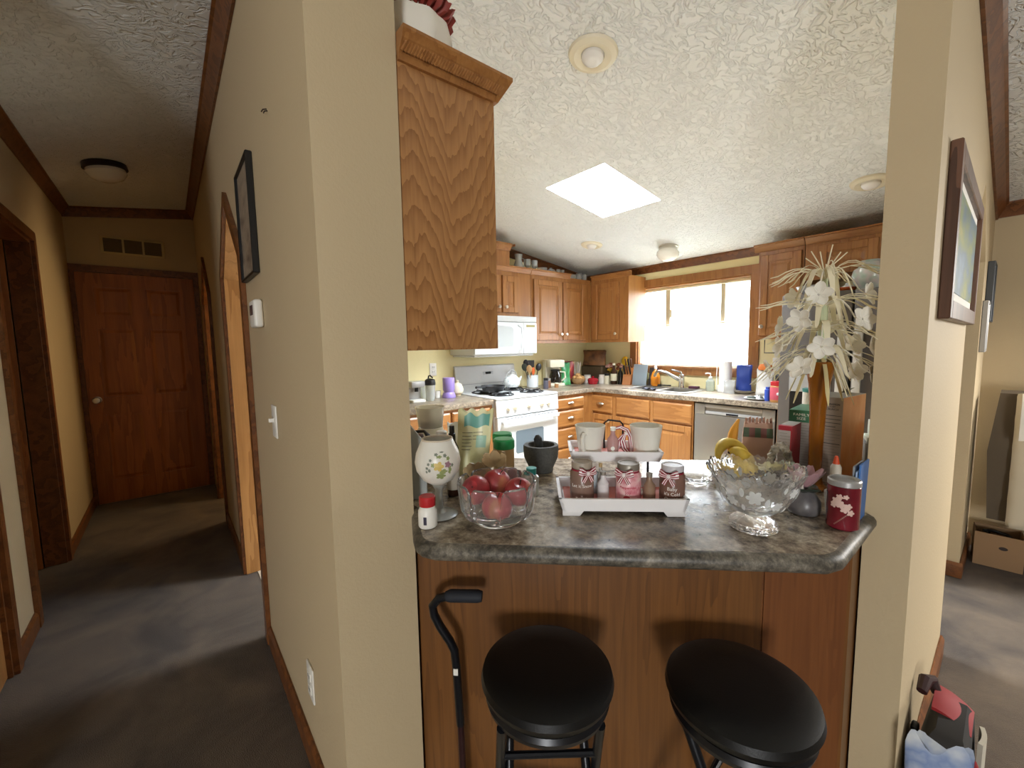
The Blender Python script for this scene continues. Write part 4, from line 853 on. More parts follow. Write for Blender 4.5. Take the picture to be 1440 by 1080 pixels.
# glassware on top of the corner wall cabinets
GT = 'clear glassware on top of the oak wall cabinets'
def goblet(label, y, h, r, k, x=-3.20):
    t = thing('glass_vessel', label, 'glassware', (x, y, 2.0615), 0, GT)
    pr = {'pitcher': [(0, 0), (r*.7, 0), (r*.9, h*.2), (r, h*.4), (r*.6, h*.75), (r*.8, h), (r*.72, h), (r*.52, h*.75), (r*.85, h*.3), (0, .006)],
          'goblet': [(0, 0), (r, 0), (r*.9, .004), (.006, .012), (.006, h*.42), (r*.9, h*.6), (r*.85, h), (r*.78, h), (r*.78, h*.62), (0, h*.48)],
          'bowl': [(0, 0), (r*.4, 0), (r*.4, h*.15), (r*.95, h*.5), (r, h), (r*.92, h), (r*.85, h*.5), (0, h*.25)],
          'cup': [(0, 0), (r*.8, 0), (r, h), (r*.9, h), (r*.7, .006), (0, .006)]}[k]
    obj('vessel', MB().lathe(pr, 20), glass_t, t)
    if k == 'bowl': obj('lid', MB().lathe([(r*1.02, h), (r*.7, h*1.3), (.012, h*1.45), (.016, h*1.6), (0, h*1.65)], 20), glass_t, t)
    if k == 'pitcher': obj('handle', MB().tube([(0, r*.75, h*.85), (0, r*1.5, h*.8), (0, r*1.4, h*.4), (0, r*.9, h*.3)], .005, 6), glass_t, t)
goblet('tallest clear glass pitcher at the left of the row on the cabinets', 2.74, .19, .05, 'pitcher')
goblet('slim clear goblet second from the left on the cabinets', 2.86, .155, .036, 'goblet')
goblet('slim clear goblet third from the left on the cabinets', 2.955, .155, .036, 'goblet')
goblet('round clear glass cup fourth from the left on the cabinets', 3.06, .09, .055, 'cup')
goblet('clear lidded candy dish in the middle of the row on the cabinets', 3.19, .065, .055, 'bowl')
goblet('small clear shaker just right of the lidded candy dish', 3.30, .10, .022, 'cup'); goblet('small clear shaker second right of the lidded candy dish', 3.365, .10, .022, 'cup')
goblet('low wide clear glass dish near the corner on the cabinets', 3.49, .055, .07, 'cup'); goblet('frosted looking glass in the corner on top of the cabinets', 3.63, .085, .035, 'cup'); goblet('last glass of the row at the corner of the cabinets', 3.72, .085, .03, 'cup')
# on top of the fridge
lath('ceramic_vase', 'round pale green ceramic vase standing on the refrigerator', 'vase', (-.60, 3.34, 1.661), [('body', [(0, 0), (.045, 0), (.080, .04), (.095, .085), (.085, .125), (.045, .155), (.040, .165), (.052, .178), (.046, .178), (.034, .165), (.034, .12), (0, .10)], ramp_noise('celadon_glaze', ['#7e9d86', '#a9b8ae', '#bfb6b4', '#9db3a4'], 14, .2))], seg=36)
t = lath('lidded_dish', 'small orange lidded dish left of the green vase on the refrigerator', 'dish', (-.715, 3.36, 1.661), [('dish', [(0, 0), (.03, 0), (.045, .02), (.045, .03), (0, .03)], plain('orange_glaze', '#b5541f', .25)), ('lid', [(.045, .03), (.02, .042), (.012, .048), (.012, .056), (0, .06)], white_en)])
lath('serving_bowl', 'white glass bowl on the left of the refrigerator top', 'bowl', (-.885, 3.34, 1.661), [('bowl', [(0, 0), (.05, 0), (.09, .03), (.105, .055), (.100, .055), (.085, .033), (0, .01)], plain('grey_white_glass', '#b9bcc0', .2))])
# plates on top of the tall cabinet by the column
t = thing('serving_dish', 'white scalloped serving dish on top of the tall cabinet', 'dish', (-1.20, .62, 2.138))
obj('dish', MB().lathe([(0, 0), (.09, 0), (.10, .02), (.125, .10), (.112, .15), (.07, .175), (0, .18)], 40, mod=lambda r, z, q, k: (r*(1+.03*math.cos(q*10)), z)), ceramic, t)
obj('ruffle', MB().lathe([(.085, .17), (.115, .178), (.128, .197), (.118, .20), (.07, .185)], 96, mod=lambda r, z, q, k: (r*(1+.06*math.sin(q*24)), z+.007*math.sin(q*31))), plain('dark_red_ruffle', '#8a3328', .6), t)

# ------------------------------------------------------------------ the bar peninsula
DG = PI/4
ZB = .9105
t = thing('peninsula_cabinet', 'oak paneled peninsula base under the dark bar countertop', 'cabinet', (0, 0, .003))
obj('body', MB().prism([(-1.06, .51), (-.24, 1.33), (-.24, 2.02), (-1.75, .51)], 0, .864, 'z'), oak_b, t, smooth=0)
def diag_panel(s0, s1, c, t_, z0, z1):
    """board on the plane x-y=c, from s0 to s1 along it, thickness toward the camera"""
    q = math.sqrt(.5); n = -c*q
    P = lambda s_, m_: ((s_-m_)*q, (s_+m_)*q)
    return MB().prism([P(s0, n-t_), P(s1, n-t_), P(s1, n), P(s0, n)], z0, z1, 'z')
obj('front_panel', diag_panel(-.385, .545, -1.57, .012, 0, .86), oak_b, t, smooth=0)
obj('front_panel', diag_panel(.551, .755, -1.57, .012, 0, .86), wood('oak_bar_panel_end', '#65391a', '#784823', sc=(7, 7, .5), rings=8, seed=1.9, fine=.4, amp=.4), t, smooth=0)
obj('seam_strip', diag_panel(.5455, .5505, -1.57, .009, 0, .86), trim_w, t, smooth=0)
poly = [(-1.79, .512), (-1.045, .512), (-.905, .448), (-.872, .436), (-.850, .436), (-.828, .446), (-.266, 1.008), (-.236, 1.036), (-.224, 1.070), (-.224, 1.370), (-.262, 1.395), (-.262, 2.03)]
t = thing('bar_countertop', 'dark granite patterned bar countertop across the opening', 'countertop')
obj('top', MB().prism(poly, .869, .9095), counter_m, t, smooth=0)
ed = MB(); ed.tube([(x, y, .889) for x, y in poly[1:11]], .0207, 12); obj('edge', ed, edge_m, t)

# ------------------------------------------------------------------ things on the bar, left half
def on_bar(x, y): return (x, y, ZB)
def rad_of(prof, z):
    for (r0_, z0), (r1_, z1) in zip(prof, prof[1:]):
        if min(z0, z1)-1e-9 <= z <= max(z0, z1)+1e-9 and abs(z1-z0) > 1e-9: return r0_+(r1_-r0_)*(z-z0)/(z1-z0)
    return prof[-1][0]
def patch(b, prof, th, z, shape, off=.0007):
    """a flat shape [(u,v)..] wrapped on a turned surface at angle th, height z; a fan around its centre"""
    def P(u, v):
        zz = z+v; r = rad_of(prof, zz)+off; a = th+u/max(r, .004); return (r*math.cos(a), r*math.sin(a), zz)
    c = b.bm.verts.new(P(0, 0)); m_ = [b.bm.verts.new(P(u*.5, v*.5)) for u, v in shape]; o = [b.bm.verts.new(P(u, v)) for u, v in shape]; n = len(shape); fs = []
    for i in range(n):
        j = (i+1) % n; fs += [b.bm.faces.new((c, m_[i], m_[j])), b.bm.faces.new((m_[i], o[i], o[j], m_[j]))]
    return b._fin(fs)
def disc(r, n=14, ry=None): return [(r*math.cos(2*PI*i/n), (ry or r)*math.sin(2*PI*i/n)) for i in range(n)]
def flower(r, p=5, n=30): return [(r*(.62+.38*abs(math.cos(p*PI*i/n)))*math.cos(2*PI*i/n), r*(.62+.38*abs(math.cos(p*PI*i/n)))*math.sin(2*PI*i/n)) for i in range(n)]
def facing(x, y): return math.atan2(-y, -x)          # the angle from a thing on the bar towards the stools
# frosted goblet
gx, gy = -.962, .532
bowl = [(0, .084), (.018, .085), (.040, .100), (.056, .125), (.060, .148), (.056, .172), (.045, .196), (.040, .207)]
t = thing('goblet_vase', 'large frosted white goblet painted with a flower basket', 'vase', on_bar(gx, gy))
obj('bowl', MB().lathe(bowl+[(.0375, .207), (.043, .195), (.053, .172), (.057, .148), (.053, .127), (.036, .103), (.014, .089), (0, .088)], 48), plain('frosted_opal', '#efebe0', .32, trans=.15), t)
obj('rim', MB().lathe([(.0402, .2045), (.0412, .207), (.0402, .2095), (.037, .2095), (.037, .2045)], 48), plain('dull_gold', '#cbbda8', .4), t)
obj('stem', MB().lathe([(0, .002), (.046, 0), (.049, .002), (.044, .005), (.020, .009), (.011, .018), (.009, .045), (.010, .07), (.018, .084), (0, .086)], 40), plain('frosted_stem', '#c9cbc6', .3, trans=.5), t)
A = facing(gx, gy)+.12
for nm, col, items in (('painted_leaves', '#8f9a62', [(.0, -.026, .013, .010), (.006, -.014, .012, .007), (-.020, .004, .006, .006), (.024, -.012, .005, .012), (.020, .018, .005, .006), (-.004, .024, .008, .004)]),
                       ('painted_yellow_flower', '#d3b967', [(-.006, 0, .014, .013)]), ('painted_plum_flower', '#9b7480', [(.018, .003, .009, .009)]),
                       ('painted_sprigs', '#7f8577', [(-.032, .006, .004, .004), (-.036, -.004, .004, .004), (-.030, -.010, .004, .005), (-.027, .016, .004, .004), (-.012, .030, .005, .004), (.012, .026, .005, .005), (.004, .035, .006, .002), (.030, .0, .004, .005), (-.038, -.014, .003, .004)])):
    b = MB()
    for u, v, ru, rv in items: patch(b, bowl, A+u/.06, .148+v, [(x*ru/.01, y*rv/.01) for x, y in flower(.01, 5)], .0008 if 'leaves' in nm else .0013)
    obj(nm, b, plain(nm, col, .5), t)
# red capped bottle
t = thing('pill_bottle', 'small white bottle with a red cap at the left front of the bar', 'bottle', on_bar(-.918, .474))
pb = [(0, 0), (.021, 0), (.0235, .004), (.0235, .042), (.018, .052), (.0165, .056), (0, .056)]
obj('bottle', MB().lathe(pb, 32), white_pl, t); obj('cap', MB().lathe([(.0195, .054), (.0205, .056), (.0205, .076), (.018, .079), (0, .079)], 32, mod=lambda r, z, q, k: (r*(1+.012*math.cos(q*30)), z)), red_pl, t)
b = MB(); patch(b, [(.0235, 0), (.0235, .1)], facing(-.918, .474)-.3, .022, [(-.004, -.010), (.004, -.010), (.004, .010), (-.004, .010)]); obj('barcode', b, plain('navy_print', '#2a2438', .5), t)
# glass bowl of apples: eight thick curved panels rising from a round foot
bx, by = -.826, .624
t = thing('glass_bowl', 'clear scalloped glass bowl holding the red apples', 'bowl', on_bar(bx, by), .2)
NP = 8
def lobe(q): 
    a = (q*NP/(2*PI)) % 1.0; return min(1, (1-abs(2*a-1)**9))
def bm_mod(r, z, q, k):
    f = lobe(q); hi = max(0, (z-.03)/.08)
    return (r*(1-.045*(1-f)*hi-.02*(1-math.cos((((q*NP/(2*PI)) % 1)-.5)*2*PI/NP))*4), z-(.044*(1-f)*hi))
prof = [(0, 0), (.050, 0), (.056, .003), (.056, .009), (.064, .013), (.086, .024), (.094, .040), (.0985, .070), (.1015, .100), (.102, .109), (.098, .113), (.0945, .109), (.0925, .070), (.086, .044), (.060, .024), (0, .020)]
obj('bowl', MB().lathe(prof, 128, mod=bm_mod), plain('pressed_glass', '#ffffff', .02, trans=.955, ior=1.45), t)
def apple(label, p, rz, first=[None]):
    if first[0] is None:
        t = thing('apple', label, 'apple', p, rz, 'apples in the glass bowl'); R = .0355
        pr = []
        for i in range(15):
            a = PI*i/14; r = R*math.sin(a)*(1.06-.08*math.cos(a)*-1); z = -R*.93*math.cos(a)
            z += -.010*math.exp(-(r/.010)**2) if a > PI/2 else .006*math.exp(-(r/.008)**2); pr.append((max(0, r) if 0 < i < 14 else 0, z))
        obj('fruit', MB().lathe(pr, 28), apple_m, t); obj('stem', MB().tube([(0, 0, .020), (.002, 0, .028), (.005, .001, .036)], [.0012, .001, .0016], 6), brown_d, t); first[0] = t; return t
    r = dup(first[0], p, label); return r
s_ = Vector((.707, .707, 0)); n_ = Vector((-.79, .61, 0)); C = Vector((bx, by, 0))
for lab, off, z, eu in (('red apple at the left of the glass bowl, tilted to show its stem end', -s_*.056, .992, (.9, .5, .2)), ('red apple at the back of the glass bowl', n_*.054, .996, (.2, .3, 1)),
                        ('red apple at the right of the glass bowl', s_*.056, .990, (.3, -.4, 2)), ('red apple low in the front of the glass bowl, seen through the glass', -n_*.043, .9670, (.1, .1, .4))):
    p = C+off; a = apple(lab, (p.x, p.y, z), 0); a.rotation_euler = eu
# back left cluster
t = thing('food_jar', 'white canister with a clear lidded cup on top at the back left of the bar', 'canister', on_bar(-1.31, .70))
obj('canister', MB().lathe([(0, 0), (.050, 0), (.052, .01), (.052, .13), (.045, .155), (.043, .165), (0, .165)], 32), plain('milky_plastic', '#e4e1d2', .35), t)
obj('cup', MB().lathe([(0, .165), (.042, .166), (.050, .234), (.053, .238), (.049, .238), (.041, .168), (0, .168)], 32), plain('clear_frosted_cup', '#e6e4dc', .15, trans=.6), t)
obj('filling', MB().lathe([(0, .169), (.039, .169), (.043, .192), (0, .194)], 28), tan, t)
t = lath('pill_bottle', 'white capped bottle behind the frosted goblet', 'bottle', on_bar(-1.185, .672), [('bottle', [(0, 0), (.024, 0), (.025, .11), (.020, .135), (.014, .145), (0, .145)], white_pl), ('cap', [(.017, .143), (.0175, .172), (.014, .175), (0, .175)], white_pl)])
pouch('flour_bag', 'folded white paper bag behind the canister on the bar', 'bag', on_bar(-1.27, .80), .9, .10, .17, .06, paper, seed=21)
t = lath('pepper_mill', 'brown wooden mill at the far left of the bar', 'mill', on_bar(-1.20, .583), [('base', [(0, 0), (.028, 0), (.030, .01), (.022, .06), (.020, .11), (.028, .13), (0, .13)], brown_d), ('top', [(.029, .13), (.032, .15), (.028, .172), (.012, .178), (0, .178)], plain('walnut_knob', '#4f2b1a', .45))])
obj('crank', MB().tube([(0, 0, .172), (.0, .0, .182), (.025, .022, .184), (.034, .030, .170), (.034, .030, .150)], [.005, .005, .005, .008, .008], 8), black_pl, t)
# yellow-green bag with teal banner
t = thing('tortilla_bag', 'pale yellow bag with a teal banner standing behind the flower figurine', 'bag', on_bar(-1.115, .735), .80)
rd = random.Random(6)
def bagf(u, v):
    w = .058*(1-.08*math.sin(PI*v)); x = (u-.5)*2*w+.022*v
    return (x, -.014*math.cos((u-.5)*PI)*(1-v)**.5-.006*math.sin(u*7)+.006*v, .243*v+(.006*math.sin(u*21)*max(0, v-.85)/.15))
b = MB().sheet(bagf, 26, 16, .0015); b.sheet(lambda u, v: (bagf(u, v)[0], .012*math.cos((u-.5)*PI)*(1-v)**.5+.008+.006*v, bagf(u, v)[2]), 26, 16, .0015)
obj('bag', b, ramp_noise('pale_yellow_film', ['#c9c48a', '#dcd9a6', '#e3e2b8'], 14, .35), t)
def bagtext(x, y, z=0):
    u = .5+x; v = y; p = Vector(bagf(u, v)); return (p.x, p.y-.0016-z, p.z)
obj('banner', MB().sheet(lambda u, v: bagtext(-.30+.72*u, .78+.16*v+.02*math.sin(u*9), .0006), 14, 4, .0004), plain('teal_print', '#6aa899', .4), t)
obj('badge', MB().sheet(lambda u, v: bagtext(.08+.30*u, .50+.16*v, .0006), 8, 4, .0004), plain('pale_teal_print', '#9cc3ad', .4), t)
b = MB()
for k in range(6): b.sheet(lambda u, v: bagtext(-.34+(.30-.03*(k % 2))*u, .70-.045*k+.006*v, .0006), 8, 1, .0004)
for k in range(3): b.sheet(lambda u, v: bagtext(-.02+.28*u, .70-.045*k+.006*v, .0006), 8, 1, .0004)
obj('print_lines', b, ink, t)
t = lath('spray_bottle', 'brown glass spray bottle beside the pale yellow bag', 'bottle', on_bar(-1.066, .640), [('bottle', [(0, 0), (.018, 0), (.019, .005), (.019, .145), (.009, .168), (0, .168)], plain('brown_glass', '#3a2116', .15)), ('collar', [(.0105, .165), (.0105, .188), (.008, .190), (.0075, .212), (0, .213)], black_pl), ('label', [(.0192, .02), (.0196, .022), (.0196, .135), (.0192, .137)], plain('label_grey', '#b7ae9e', .5))])
def greenjar(label, x, y):
    t = thing('spice_jar', label, 'jar', on_bar(x, y), 0, 'green lidded jars on the bar')
    obj('jar', MB().lathe([(0, 0), (.031, 0), (.033, .006), (.033, .108), (.030, .114), (0, .114)], 28), plain('seasoning', '#a88a5c', .3), t)
    obj('lid', MB().lathe([(.033, .112), (.0345, .114), (.0345, .140), (.031, .144), (0, .144)], 36, mod=lambda r, z, q, k: (r*(1+.01*math.cos(q*36)), z)), green_pl, t); return t
g1 = greenjar('green lidded jar, the nearer of the two behind the flower figurine', -1.062, .835)
dup(g1, on_bar(-1.135, .885), 'green lidded jar, the farther of the two behind the flower figurine')
# ceramic flower figurine
t = thing('flower_figurine', 'ceramic figurine of tan and pink blooms with dark green leaves', 'figurine', on_bar(-.995, .735), .75)
gl = plain('dark_green_glaze', '#232c22', .18); tanp = plain('tan_glaze', '#b79f78', .25); pinkp = plain('mauve_glaze', '#a88a88', .3); yel = plain('yellow_glaze', '#d8c071', .25)
obj('base', MB().lathe([(0, 0), (.055, 0), (.060, .012), (.045, .03), (0, .036)], 24, mod=lambda r, z, q, k: (r*(1+.10*math.sin(q*5)), z)), gl, t)
def petal(b, p0, d, L, w, curl, upv=(0, 0, 1)):
    d = Vector(d).normalized(); upv = Vector(upv); p0 = Vector(p0); side = d.cross(upv).normalized()
    def fn(u, v):
        x = (u-.5)*2; ww = w*math.sin(PI*min(1, v*.86+.08))**.7
        return p0+d*L*v+side*x*ww+upv*(curl*v*v*L+.35*ww*x*x)
    return b.sheet(fn, 6, 8, .0016)
for k, a in enumerate((3.4, 4.2, 5.2, 6.0, 1.2, 2.3)):
    b = MB(); petal(b, (.02*math.cos(a), .02*math.sin(a), .026), (math.cos(a), math.sin(a), .35), .060, .024, -.5); obj('leaf', b, gl, t)
for (cx, cz_, mt, n, L) in ((-.030, .050, tanp, 6, .042), (.012, .085, tanp, 5, .038), (.052, .045, pinkp, 6, .034), (.026, .056, yel, 4, .022)):
    b = MB()
    for k in range(n):
        a = 2*PI*k/n+.3; petal(b, (cx, -.012, cz_), (math.cos(a)*.8, -.35, .55+.45*math.sin(a)), L, L*.36, .35, (0, -.8, .5))
    obj('bloom', b, mt, t)
t.scale = (1.22, 1.1, 1.12)
obj('bud', MB().tube([(.02, 0, .03), (.026, -.004, .08), (.030, -.006, .118)], [.008, .011, .004], 8), plain('ribbed_tan', '#a68d6a', .3), t)
t = lath('pill_bottle', 'clear bottle with a teal cap between the figurine and the mortar', 'bottle', on_bar(-.910, .818), [('bottle', [(0, 0), (.021, 0), (.022, .055), (.013, .064), (0, .064)], plain('frosty_bottle', '#c9c7b8', .2, trans=.5)), ('cap', [(.015, .063), (.0155, .082), (0, .084)], plain('teal_cap', '#2f9a94', .35))])
# mortar and pestle
t = lath('mortar', 'grey stone mortar on the bar left of the tiered tray', 'mortar', on_bar(-1.06, 1.0), [('bowl', [(0, 0), (.040, 0), (.043, .004), (.043, .014), (.050, .030), (.060, .052), (.0625, .078), (.062, .094), (.060, .097), (.049, .097), (.046, .09), (.040, .05), (.02, .032), (0, .030)], stone)], seg=44)
single('pestle', MB().tube([(0, 0, .002), (0, 0, .018), (0, .0, .05), (0, 0, .085), (0, 0, .098)], [.015, .018, .014, .015, .006], 16).xf(Matrix.Rotation(-.18, 4, 'Y')), stone_d, 'dark stone pestle standing in the mortar', 'pestle', (-1.052, .992, ZB+.034))
t = thing('document_stand', 'clear slanted plastic stand half hidden by the left column', 'stand', on_bar(-1.12, .548), DG)
obj('panel', MB().prism([(-.02, 0), (.035, 0), (.035, .17), (-.02, .235)], -.02, -.014, 'y').prism([(-.02, 0), (.035, 0), (.035, .004), (-.02, .004)], -.014, .03, 'y'), plain('milky_acrylic', '#c9cdca', .15, trans=.4), t, smooth=0)

# ------------------------------------------------------------------ the tiered tray and what stands on it
white_w = plain('white_painted_wood', '#eceaea', .5)
def tray_mb(w, d, h, th=.008, flare=.010, feet=0):
    b = MB(); z0 = feet
    b.box(-w/2, w/2, -d/2, d/2, z0, z0+.006)
    f = flare
    for sx, sy in ((0, -1), (0, 1), (-1, 0), (1, 0)):
        if sx == 0:
            y = sy*d/2; b.hexa([(-w/2, y, z0), (w/2, y, z0), (w/2, y-sy*th, z0), (-w/2, y-sy*th, z0)], [(-w/2-f, y+sy*f*.4, z0+h), (w/2+f, y+sy*f*.4, z0+h), (w/2+f, y+sy*f*.4-sy*th, z0+h), (-w/2-f, y+sy*f*.4-sy*th, z0+h)])
        else:
            x = sx*w/2; b.hexa([(x, -d/2, z0), (x-sx*th, -d/2, z0), (x-sx*th, d/2, z0), (x, d/2, z0)], [(x+sx*f, -d/2-f*.4, z0+h), (x+sx*f-sx*th, -d/2-f*.4, z0+h), (x+sx*f-sx*th, d/2+f*.4, z0+h), (x+sx*f, d/2+f*.4, z0+h)])
    if feet:
        for sx in (-1, 1):
            for sy in (-1, 1):
                b.prism([(sx*w/2, 0), (sx*w/2, feet), (sx*(w/2-.055), feet), (sx*(w/2-.045), 0)], sy*d/2, sy*(d/2-.012), 'y')
    return b
TR = .82
t = thing('tiered_tray', 'white two-level wooden serving tray in the middle of the bar', 'tray', on_bar(-.695, .948), TR)
obj('lower_tray', tray_mb(.315, .180, .034, feet=.013), white_w, t, smooth=0)
def upq(x, y):   # from the tray's own frame to the world
    c, s = math.cos(TR), math.sin(TR); return (-.695+c*x-s*y, .948+s*x+c*y)
UZ = .113
up_ = obj('upper_tray', tray_mb(.245, .142, .028), white_w, t, (.004, .098, UZ), smooth=0); up_.rotation_euler = (0, 0, DG-TR)
obj('liner', MB().box(-.148, .148, -.08, .08, .0195, .0205), plain('pink_tissue', '#d98d86', .7), t, smooth=0)
obj('liner', MB().box(-.112, .112, -.062, .062, .0065, .0075), plain('pink_tissue_upper', '#d98d86', .7), up_, smooth=0)
for sx in (-1, 1):
    obj('post', MB().tube([(sx*.10+.004, .075, .019), (sx*.10+.004, .075, UZ+.004)], .0035, 8), black_m, t); obj('post', MB().tube([(sx*.06, .145, -.001), (sx*.06, .145, UZ+.003)], .0035, 8), black_m, t)
fr = MB()
fr.tube([(-.012, .155, UZ+.006), (-.012, .155, UZ+.088), (.0, .152, UZ+.098), (.036, .148, UZ+.094), (.044, .146, UZ+.084), (.044, .146, UZ+.006)], .003, 8)
obj('loop_handle', fr, black_m, t)
UF = ZB+UZ+.0082
def mug(label, x, y, rz):
    t = thing('mug', label, 'mug', (x, y, UF), rz, 'mugs on the upper tray')
    o = [(0, 0), (.031, 0), (.033, .002), (.044, .084), (.045, .086), (.0435, .088), (.0415, .085), (.031, .008), (0, .006)]
    obj('cup', MB().lathe(o, 40), mug_m, t)
    obj('handle', MB().tube([(.040, 0, .066), (.053, 0, .068), (.062, 0, .058), (.060, 0, .035), (.050, 0, .020), (.035, 0, .014)], [.005, .006, .0065, .0065, .006, .005], 10), mug_m, t); return t
m1 = mug('white mug at the left of the upper tray, handle toward the stools', -.800, .957, facing(-.8, .957)-.35)
dup(m1, (-.685, 1.072, UF), 'white mug at the right of the upper tray, handle hidden', 2.2, (1.04, 1.04, 1))
def small_bottle(label, x, y, z, h, r, body, cap, name='small_bottle'):
    return lath(name, label, 'bottle', (x, y, z), [('bottle', [(0, 0), (r, 0), (r*1.02, .003), (r*1.02, h*.58), (r*.45, h*.74), (r*.42, h*.9), (0, h*.9)], body), ('cap', [(r*.5, h*.88), (r*.52, h), (0, h)], cap)], seg=24)
t = small_bottle('small bottle with a snowman print between the two mugs', -.738, .985, UF, .086, .0155, plain('pink_sprinkles', '#b98d8a', .25), white_pl)
b = MB(); A = facing(-.738, .985); pf = [(.0158, 0), (.0158, .05)]; patch(b, pf, A, .012, disc(.008), .0006); patch(b, pf, A, .026, disc(.006), .0008); obj('snowman_print', b, white_pl, t)
def ribbon_strip(c, pts, widths, side, thick=.0004):
    """maroon ribbon with two narrow white stripes woven along it"""
    sd = Vector(side).normalized(); n = len(pts)
    ws = widths if isinstance(widths, (list, tuple)) else [widths]*n
    c.m(0).strip(pts, ws, side, thick)
    for q in (-.45, .45): c.m(1).strip([Vector(p)+sd*w_*q for p, w_ in zip(pts, ws)], [w_*.20 for w_ in ws], side, thick*1.9)
    c.m(0)
def bow(b, M, w=.030, tails=True):
    """ribbon bow: two loops, a knot, two tails, drawn in the local x-z plane facing -y"""
    c = MB()
    for s in (-1, 1):
        ribbon_strip(c, [(0, -.003, .001), (s*w*.35, -.007, w*.16), (s*w*.75, -.006, w*.36), (s*w*1.0, -.003, w*.40)], [.0022, .0050, .0068, .0072], (-s*.35, 0, 1))
        ribbon_strip(c, [(0, -.004, -.001), (s*w*.35, -.008, -w*.02), (s*w*.75, -.007, w*.02), (s*w*1.05, -.003, w*.10)], [.0022, .0048, .0060, .0062], (-s*.1, 0, 1))
        if tails: ribbon_strip(c, [(0, -.004, -.002), (s*w*.25, -.007, -w*.45), (s*w*.55, -.005, -w*1.0)], [.0022, .0050, .0058], (1, 0, s*.5))
    c.m(1).box(-.004, .004, -.010, -.001, -.005, .005, .002, 1).m(0); c.xf(M)
    me = bpy.data.meshes.new('tmp'); c.bm.to_mesh(me); b.bm.from_mesh(me); bpy.data.meshes.remove(me); return b
def face_M(th, r, z): return Rz(th+PI/2) @ Tr(0, -r, z)
b = MB()
ribbon_strip(b, [(-.024, 0, .074), (-.004, -.002, .080), (.014, -.004, .072), (.024, -.004, .052), (.027, -.003, .028), (.027, -.002, .004)], [.004, .006, .007, .007, .007, .006], (.8, 0, .6))
ribbon_strip(b, [(.010, -.007, .064), (.000, -.012, .040), (.006, -.012, .018), (.018, -.010, .004)], [.004, .008, .008, .007], (1, 0, .3))
ribbon_strip(b, [(.006, -.004, .060), (-.010, -.006, .040), (-.012, -.005, .016)], [.003, .007, .007], (1, 0, -.3))
b.m(1).box(.006, .015, -.014, -.003, .058, .068, .002, 1)
single('ribbon', b, [maroon_r, white_r], 'red and white striped ribbon bow between the mugs', 'ribbon', (-.738, 1.028, UF), DG)
LF = ZB+.0215
LID = plain('jar_lid_pewter', '#8d877c', .4, metal=.4)
def candyjar(label, x, y, r, h, fill, text, tcol, bow_off, lidm):
    t = thing('candy_jar', label, 'jar', (x, y, LF), 0, 'filled jars on the lower tray')
    pr = [(0, 0), (r*.92, 0), (r, .004), (r, h*.72), (r*.80, h*.82), (r*.80, h*.85), (0, h*.85)]
    obj('jar', MB().lathe(pr, 36), fill, t)
    obj('lid', MB().lathe([(r*.84, h*.84), (r*.88, h*.85), (r*.88, h*.97), (r*.84, h), (r*.70, h), (r*.68, h*.985), (0, h*.985)], 36), lidm, t)
    A = facing(x, y)
    b = MB()
    for k, (ln, sz) in enumerate(text):
        b.text(ln, sz, lambda v, k=k: ((r+.0008+v.z)*math.cos(A+v.x/r), (r+.0008+v.z)*math.sin(A+v.x/r), h*.43-k*.0135+v.y), .0002)
    obj('lettering', b, plain('jar_lettering', tcol, .5), t, smooth=0)
    b = MB().strip([((r*.86)*math.cos(q), (r*.86)*math.sin(q), h*.80) for q in [2*PI*i/24 for i in range(25)]], .0022, (0, 0, 1), .0006)
    bow(b, face_M(A+bow_off, r*.98, h*.77), .024); obj('ribbon_bow', b, [maroon_r, white_r], t); return t, A
t, A = candyjar('brown cocoa jar with white lettering at the left of the lower tray', -.746, .858, .0325, .108, plain('cocoa_mix', '#83695c', .25), [('Let it Snow', .0125)], '#e9e4de', .45, plain('tan_lid', '#a39787', .45))
b = MB()
for u, v in ((-.014, .014), (0, .019), (.012, .012)): patch(b, [(.0325, 0), (.0325, .06)], A+u/.0325, v, [(x*(1 if i % 2 else .3), y*(1 if i % 2 else .3)) for i, (x, y) in enumerate(disc(.005, 12))])
obj('snowflakes', b, white_pl, t)
t, A = candyjar('pink peppermint jar in the middle of the lower tray', -.655, .943, .0335, .106, ramp_noise('pink_candy', ['#c66a78', '#dda3a8', '#e8c9c6'], 40, .25), [('Peppermint', .0095), ('Joy', .012)], '#b52844', -.3, LID)
b = MB(); patch(b, [(.0335, 0), (.0335, .06)], A-.1, .018, disc(.009, 14, .006)); obj('red_print', b, plain('berry_print', '#b01f2e', .4), t)
candyjar('brown jar lettered about the cold at the right of the lower tray', -.571, 1.022, .033, .104, plain('cocoa_mix_dark', '#7a5a4e', .25), [('Baby', .013), ("it's Cold", .012), ('Outside', .012)], '#ece6df', -.25, plain('white_lid', '#c3c0c4', .4))
small_bottle('small bottle of white candy on the lower tray left of the pink jar', -.703, .896, LF, .080, .0155, plain('white_candy', '#d9d5d6', .25), LID)
small_bottle('small bottle of brown candy on the lower tray right of the pink jar', -.611, .976, LF, .080, .0155, plain('brown_candy', '#8f745f', .25), LID)
small_bottle('slim cork stoppered bottle behind the pink jar under the upper tray', -.735, .925, LF, .09, .010, glass_t, plain('cork', '#b59a6c', .7))
def candy(label, x, y, z, rx): 
    o = single('candy', MB().lathe([(0, -.003), (.009, -.003), (.0105, 0), (.009, .003), (0, .003)], 18), plain('candy_foil', '#c9b8ae', .3, metal=.3), label, 'candy', (x, y, z), 0, 'wrapped candies under the upper tray'); o.rotation_euler = (rx, .1, 0); return o
k = 0; c0 = None
